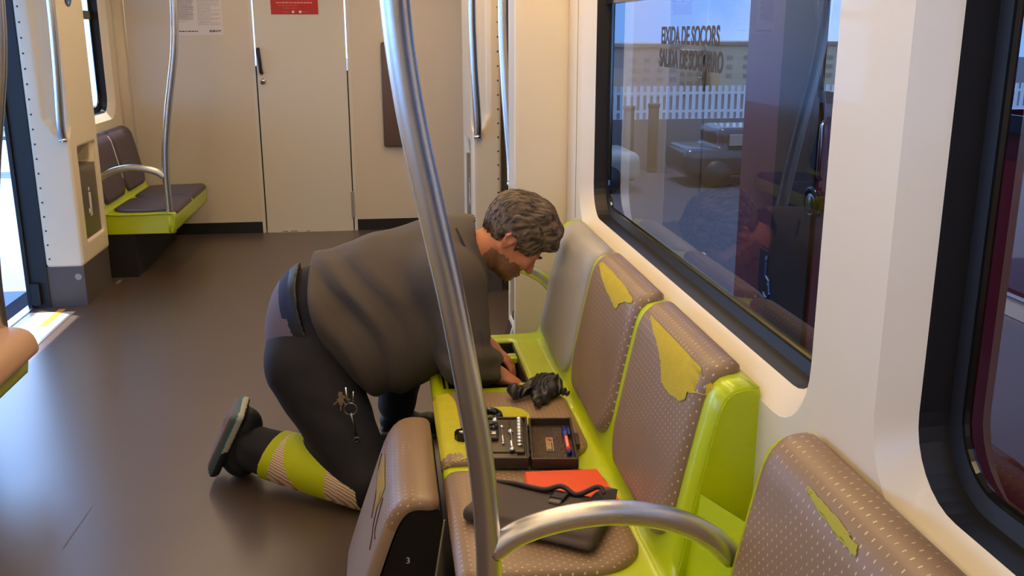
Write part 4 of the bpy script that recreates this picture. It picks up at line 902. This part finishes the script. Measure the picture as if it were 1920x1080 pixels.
# keys hanging from the belt
kk = thing('key_ring', 'bunch of small keys and split ring with dark spanner hanging at the man\'s hip', 'keys', (-.14, 2.80, .38))
yk = 2.818
MB().tube([(-.1385+.019*math.cos(a), yk-.006, .331+.019*math.sin(a)) for a in np.linspace(0, 2*math.pi, 29)], .0014, 8, False).put('ring', CHROME, kk, True)
MB().tube([(-.150, yk, .400), (-.149, yk-.004, .375), (-.143, yk-.006, .345)], .0035, 8).put('clip', CHROME, kk, True); MB().tube([(-.128, yk, .385), (-.130, yk-.005, .352)], .0024, 8).put('clip', CHROME, kk, True)
MB().tube([(-.1385, yk-.008, .318), (-.131, yk-.012, .285), (-.124, yk-.012, .245)], [.0045, .004, .0035], 8).put('spanner_shaft', mat('dark_steel', (.2, .2, .2, 1), .3, 1), kk, True)
MB().tube([(-.1235+.0075*math.cos(a), yk-.013, .232+.0075*math.sin(a)) for a in np.linspace(0, 2*math.pi, 17)], .0028, 8, False).put('spanner_ring', MATS['dark_steel'], kk, True)
for i, (x, z, a) in enumerate(((-.168, .378, .3), (-.163, .366, -.5), (-.172, .362, .9), (-.158, .372, -1.1), (-.166, .352, .1))):
    q = MB().box((x-.006, yk-.008-.001*i, z-.004), (x+.006, yk-.0065-.001*i, z+.010), .0005).box((x-.002, yk-.008-.001*i, z-.022), (x+.002, yk-.0068-.001*i, z-.004)); q.rot((x, yk, z), 'Y', a); q.put('key', mat('key_brass', (.5, .42, .32, 1), .3, 1), kk)
kk.location = (-.138, 2.757, .396)
# scratch on the floor
struct('floor_scratch', MB().add([(-.98, 2.66, .0006), (-.975, 2.66, .0006), (-.965, 2.92, .0006), (-.968, 2.92, .0006)], [(0, 1, 2, 3)]), mat('scratch', srgb(96, 84, 78), .5))
# ================================================================== OUTSIDE
CONC = mat('platform_concrete', srgb(112, 128, 146), .8, bump=.3, bscale=30, mottle=.12, mscale=1.5)
GZ = -1.9
o = MB().box((-14, -15, -.5), (-2.17, 15, -.04)).put('platform', CONC); o['kind'] = 'structure'
o = MB().box((-14, -40, GZ-.1), (90, 140, GZ)).put('ground', mat('asphalt_grey', srgb(62, 60, 68), .9, bump=.4, bscale=8, mottle=.15, mscale=.6)); o['kind'] = 'structure'
# neighbouring tram on the next track
BURG = mat('burgundy_body_paint', srgb(120, 20, 32), .22, coat=.5)
nb = thing('tram', 'dark burgundy tram standing on the next track seen through the right window', 'tram', (3.5, 0, GZ))
def flank(x0, x1, nm):
    q = MB().box((x0, -7, -.75), (x1, 5.78, 1.15)).box((x0, 4.73, 1.15), (x1, 5.78, 2.25)).box((x0, -7, 2.25), (x1, 5.78, 2.9)).box((x0, 1.2, 1.15), (x1, 3.0, 2.25)).box((x0, -7, 1.15), (x1, -1.2, 2.25)); return q.put(nm, BURG, nb)
flank(2.20, 2.212, 'body_side'); flank(4.72, 4.80, 'body_side')
MB().box((2.2, -7, 2.88), (4.8, 5.78, 3.0)).put('roof', BURG, nb); MB().box((2.28, -7, -.8), (4.72, 5.75, -.1)).put('floor_pan', BLACK, nb)
MB().box((2.28, 5.72, -.1), (4.72, 5.78, .98)).put('front_panel', BURG, nb); MB().box((2.28, 5.72, 2.3), (4.72, 5.78, 2.9)).put('front_header', BURG, nb)
dk = MB().box((2.185, 4.70, -.55), (2.20, 5.22, 2.5), .004).put('door_glass', BGLOSS, nb)
MB().box((2.183, 4.70, 1.13), (2.20, 4.73, 2.25)).box((2.183, 3.0, 1.11), (2.20, 4.70, 1.17)).put('window_surround', mat('deep_blue_rubber', srgb(20, 26, 44), .3), nb)
sr = MB(); sr.tube([(2.18, 4.70+.07*math.cos(a), .60+.07*math.sin(a)) for a in np.linspace(0, 6.2832, 25)], .012, 8, False); sr.put('door_button_ring', BGLOSS, nb, True)
MB().cyl((2.19, 4.70, .60), (2.17, 4.70, .60), .045, 20).put('door_button', mat('button_steel', (.3, .3, .32, 1), .2, 1), nb, True)
MB().tube([(2.182, 4.62, 1.02), (2.16, 4.60, 1.0), (2.16, 4.60, .75), (2.182, 4.62, .73)], .012, 8).put('door_handle', STEEL, nb, True)
MB().box((2.188, 5.08, -.12), (2.193, 5.36, .22), .01).put('wheelchair_sign', mat('sign_navy', srgb(14, 24, 44), .4), nb)
wc = MB(); PW = lambda a, b: (2.184, 5.22-a, .05+b)
wc.tube([PW(.045*math.cos(t)-.0, .045*math.sin(t)-.06) for t in np.linspace(-2.6, 1.2, 16)], .006, 6).tube([PW(-.02, .10), PW(-.018, .02), PW(.03, .0), PW(.05, -.07), PW(.07, -.07)], .007, 6).cyl(PW(-.022, .125), tuple(np.array(PW(-.022, .125))-[.004, 0, 0]), .015, 12)
wc.put('wheelchair_symbol', mat('sign_pale', srgb(120, 140, 170), .5), nb)
for y in (-.2, 4.1): MB().box((2.196, y, -.7), (2.1995, y+.012, 1.1)).put('panel_seam', BLACK, nb)
# fence, houses, cars beyond the trams
WP = mat('white_fence_paint', srgb(240, 240, 236), .6)
fy = 24.0
fn = thing('fence', 'white picket fence beyond the tracks seen through right window', 'fence', (9, fy, GZ))
for i in range(84):
    x = 4.0+i*.17; MB().box((x, fy, -.66), (x+.085, fy+.03, .16)).put('picket', WP, fn)
for z in (-.5, -.05): MB().box((4, fy+.03, z), (18.4, fy+.06, z+.06)).put('rail', WP, fn)
MB().box((3.8, fy-.05, GZ), (18.6, fy+.15, -.66)).put('low_wall', mat('low_wall_render', srgb(130, 126, 120), .9), fn)
SAND = mat('sandstone_render', srgb(214, 194, 160), .9, mottle=.06); SANDP = mat('rosy_render', srgb(206, 178, 156), .9, mottle=.06); DW = mat('dark_pane', srgb(166, 150, 130), .6)
def house(x0, x1, y, z1, m, label, rows=3, cols=4):
    h = thing('house', label, 'building', ((x0+x1)/2, y, GZ)); MB().box((x0, y, GZ), (x1, y+8, z1)).put('wall', m, h)
    MB().box((x0-.2, y-.2, z1), (x1+.2, y+8.2, z1+.18)).put('roof', mat('roof_edge', srgb(168, 150, 128), .9), h)
    for r_ in range(rows):
        for c_ in range(cols):
            xx = x0+(c_+.5)*(x1-x0)/cols; zz = z1-.30-(r_+1)*.5
            if zz > GZ: MB().box((xx-.16, y-.05, zz), (xx+.16, y+.02, zz+.22)).put('window', DW, h)
house(13.0, 16.0, 52, .72, SANDP, 'long pinkish house with small windows, leftmost through the right window')
house(16.6, 18.6, 56, .30, SAND, 'low sandstone house between two taller ones beyond the fence')
house(19.0, 26.0, 54, .80, SAND, 'tall sandstone building beside the burgundy tram through the window', cols=7)
def car(x, y, m, label):
    c = thing('car', label, 'car', (x, y, GZ)); s_ = SDF((x-2.2, y-1, GZ), (x+2.2, y+1, GZ+1.5), .05)
    s_.box((x, y, GZ+.55), (2.05, .85, .32), .2); s_.box((x-.1, y, GZ+.95), (1.15, .72, .36), .16, k=.06); s_.put('body', m, c)
    for a in (-1.3, 1.3):
        MB().cyl((x+a, y-.9, GZ+.3), (x+a, y-.66, GZ+.3), .3, 16).put('wheel', BLACK, c, True); MB().cyl((x+a, y+.66, GZ+.3), (x+a, y+.9, GZ+.3), .3, 16).put('wheel', BLACK, c, True)
    MB().box((x-1.0, y-.80, GZ+.92), (x+.8, y-.72, GZ+1.16)).put('side_window', DW, c)
car(8.6, 21.5, mat('car_dark', srgb(40, 42, 48), .25, coat=.5), 'dark parked car in front of the white fence'); car(3.4, 21.0, mat('car_sand', srgb(150, 142, 126), .3, coat=.5), 'pale sand parked car left of the dark one')
for i, (x, y) in enumerate(((5.75, 22.6), (6.55, 23.3))):
    p_ = thing('trackside_post', ('left' if i == 0 else 'right')+' dark post in front of the parked cars through the right window', 'post', (x, y, GZ)); MB().cyl((x, y, GZ), (x, y, -.30), .13, 14).put('shaft', mat('post_dark', srgb(18, 17, 18), .6), p_, True); MB().cyl((x, y, -.30), (x, y, -.22), .15, 14).put('cap', BLACK, p_, True)
# left side: beyond the open door
cn = thing('sky_blocker', 'added unseen sky canopy above the platform outside the open door', 'blocker', (-5, 0, -.04))  # roof out of view, added to cut sky light on the left pillar
MB().box((-9, -14, 2.95), (-2.42, 6.2, 3.1)).put('roof', mat('blocker_grey', srgb(120, 124, 130), .7), cn)
for y in (-8, 0): MB().box((-5.1, y, -.04), (-4.9, y+.2, 2.95)).put('column', MATS['blocker_grey'], cn)
sb = thing('platform_bench', 'dark slatted bench on the bright platform outside the open door', 'bench', (-3.9, 11.2, -.04))
for k in range(4): MB().box((-4.6, 10.9+k*.13, .36), (-3.3, 11.0+k*.13, .40)).put('slat', mat('bench_slat', srgb(60, 70, 84), .5), sb)
for x in (-4.5, -3.45): MB().box((x, 10.9, -.04), (x+.07, 11.4, .36)).put('bench_leg', MATS['bench_slat'], sb)
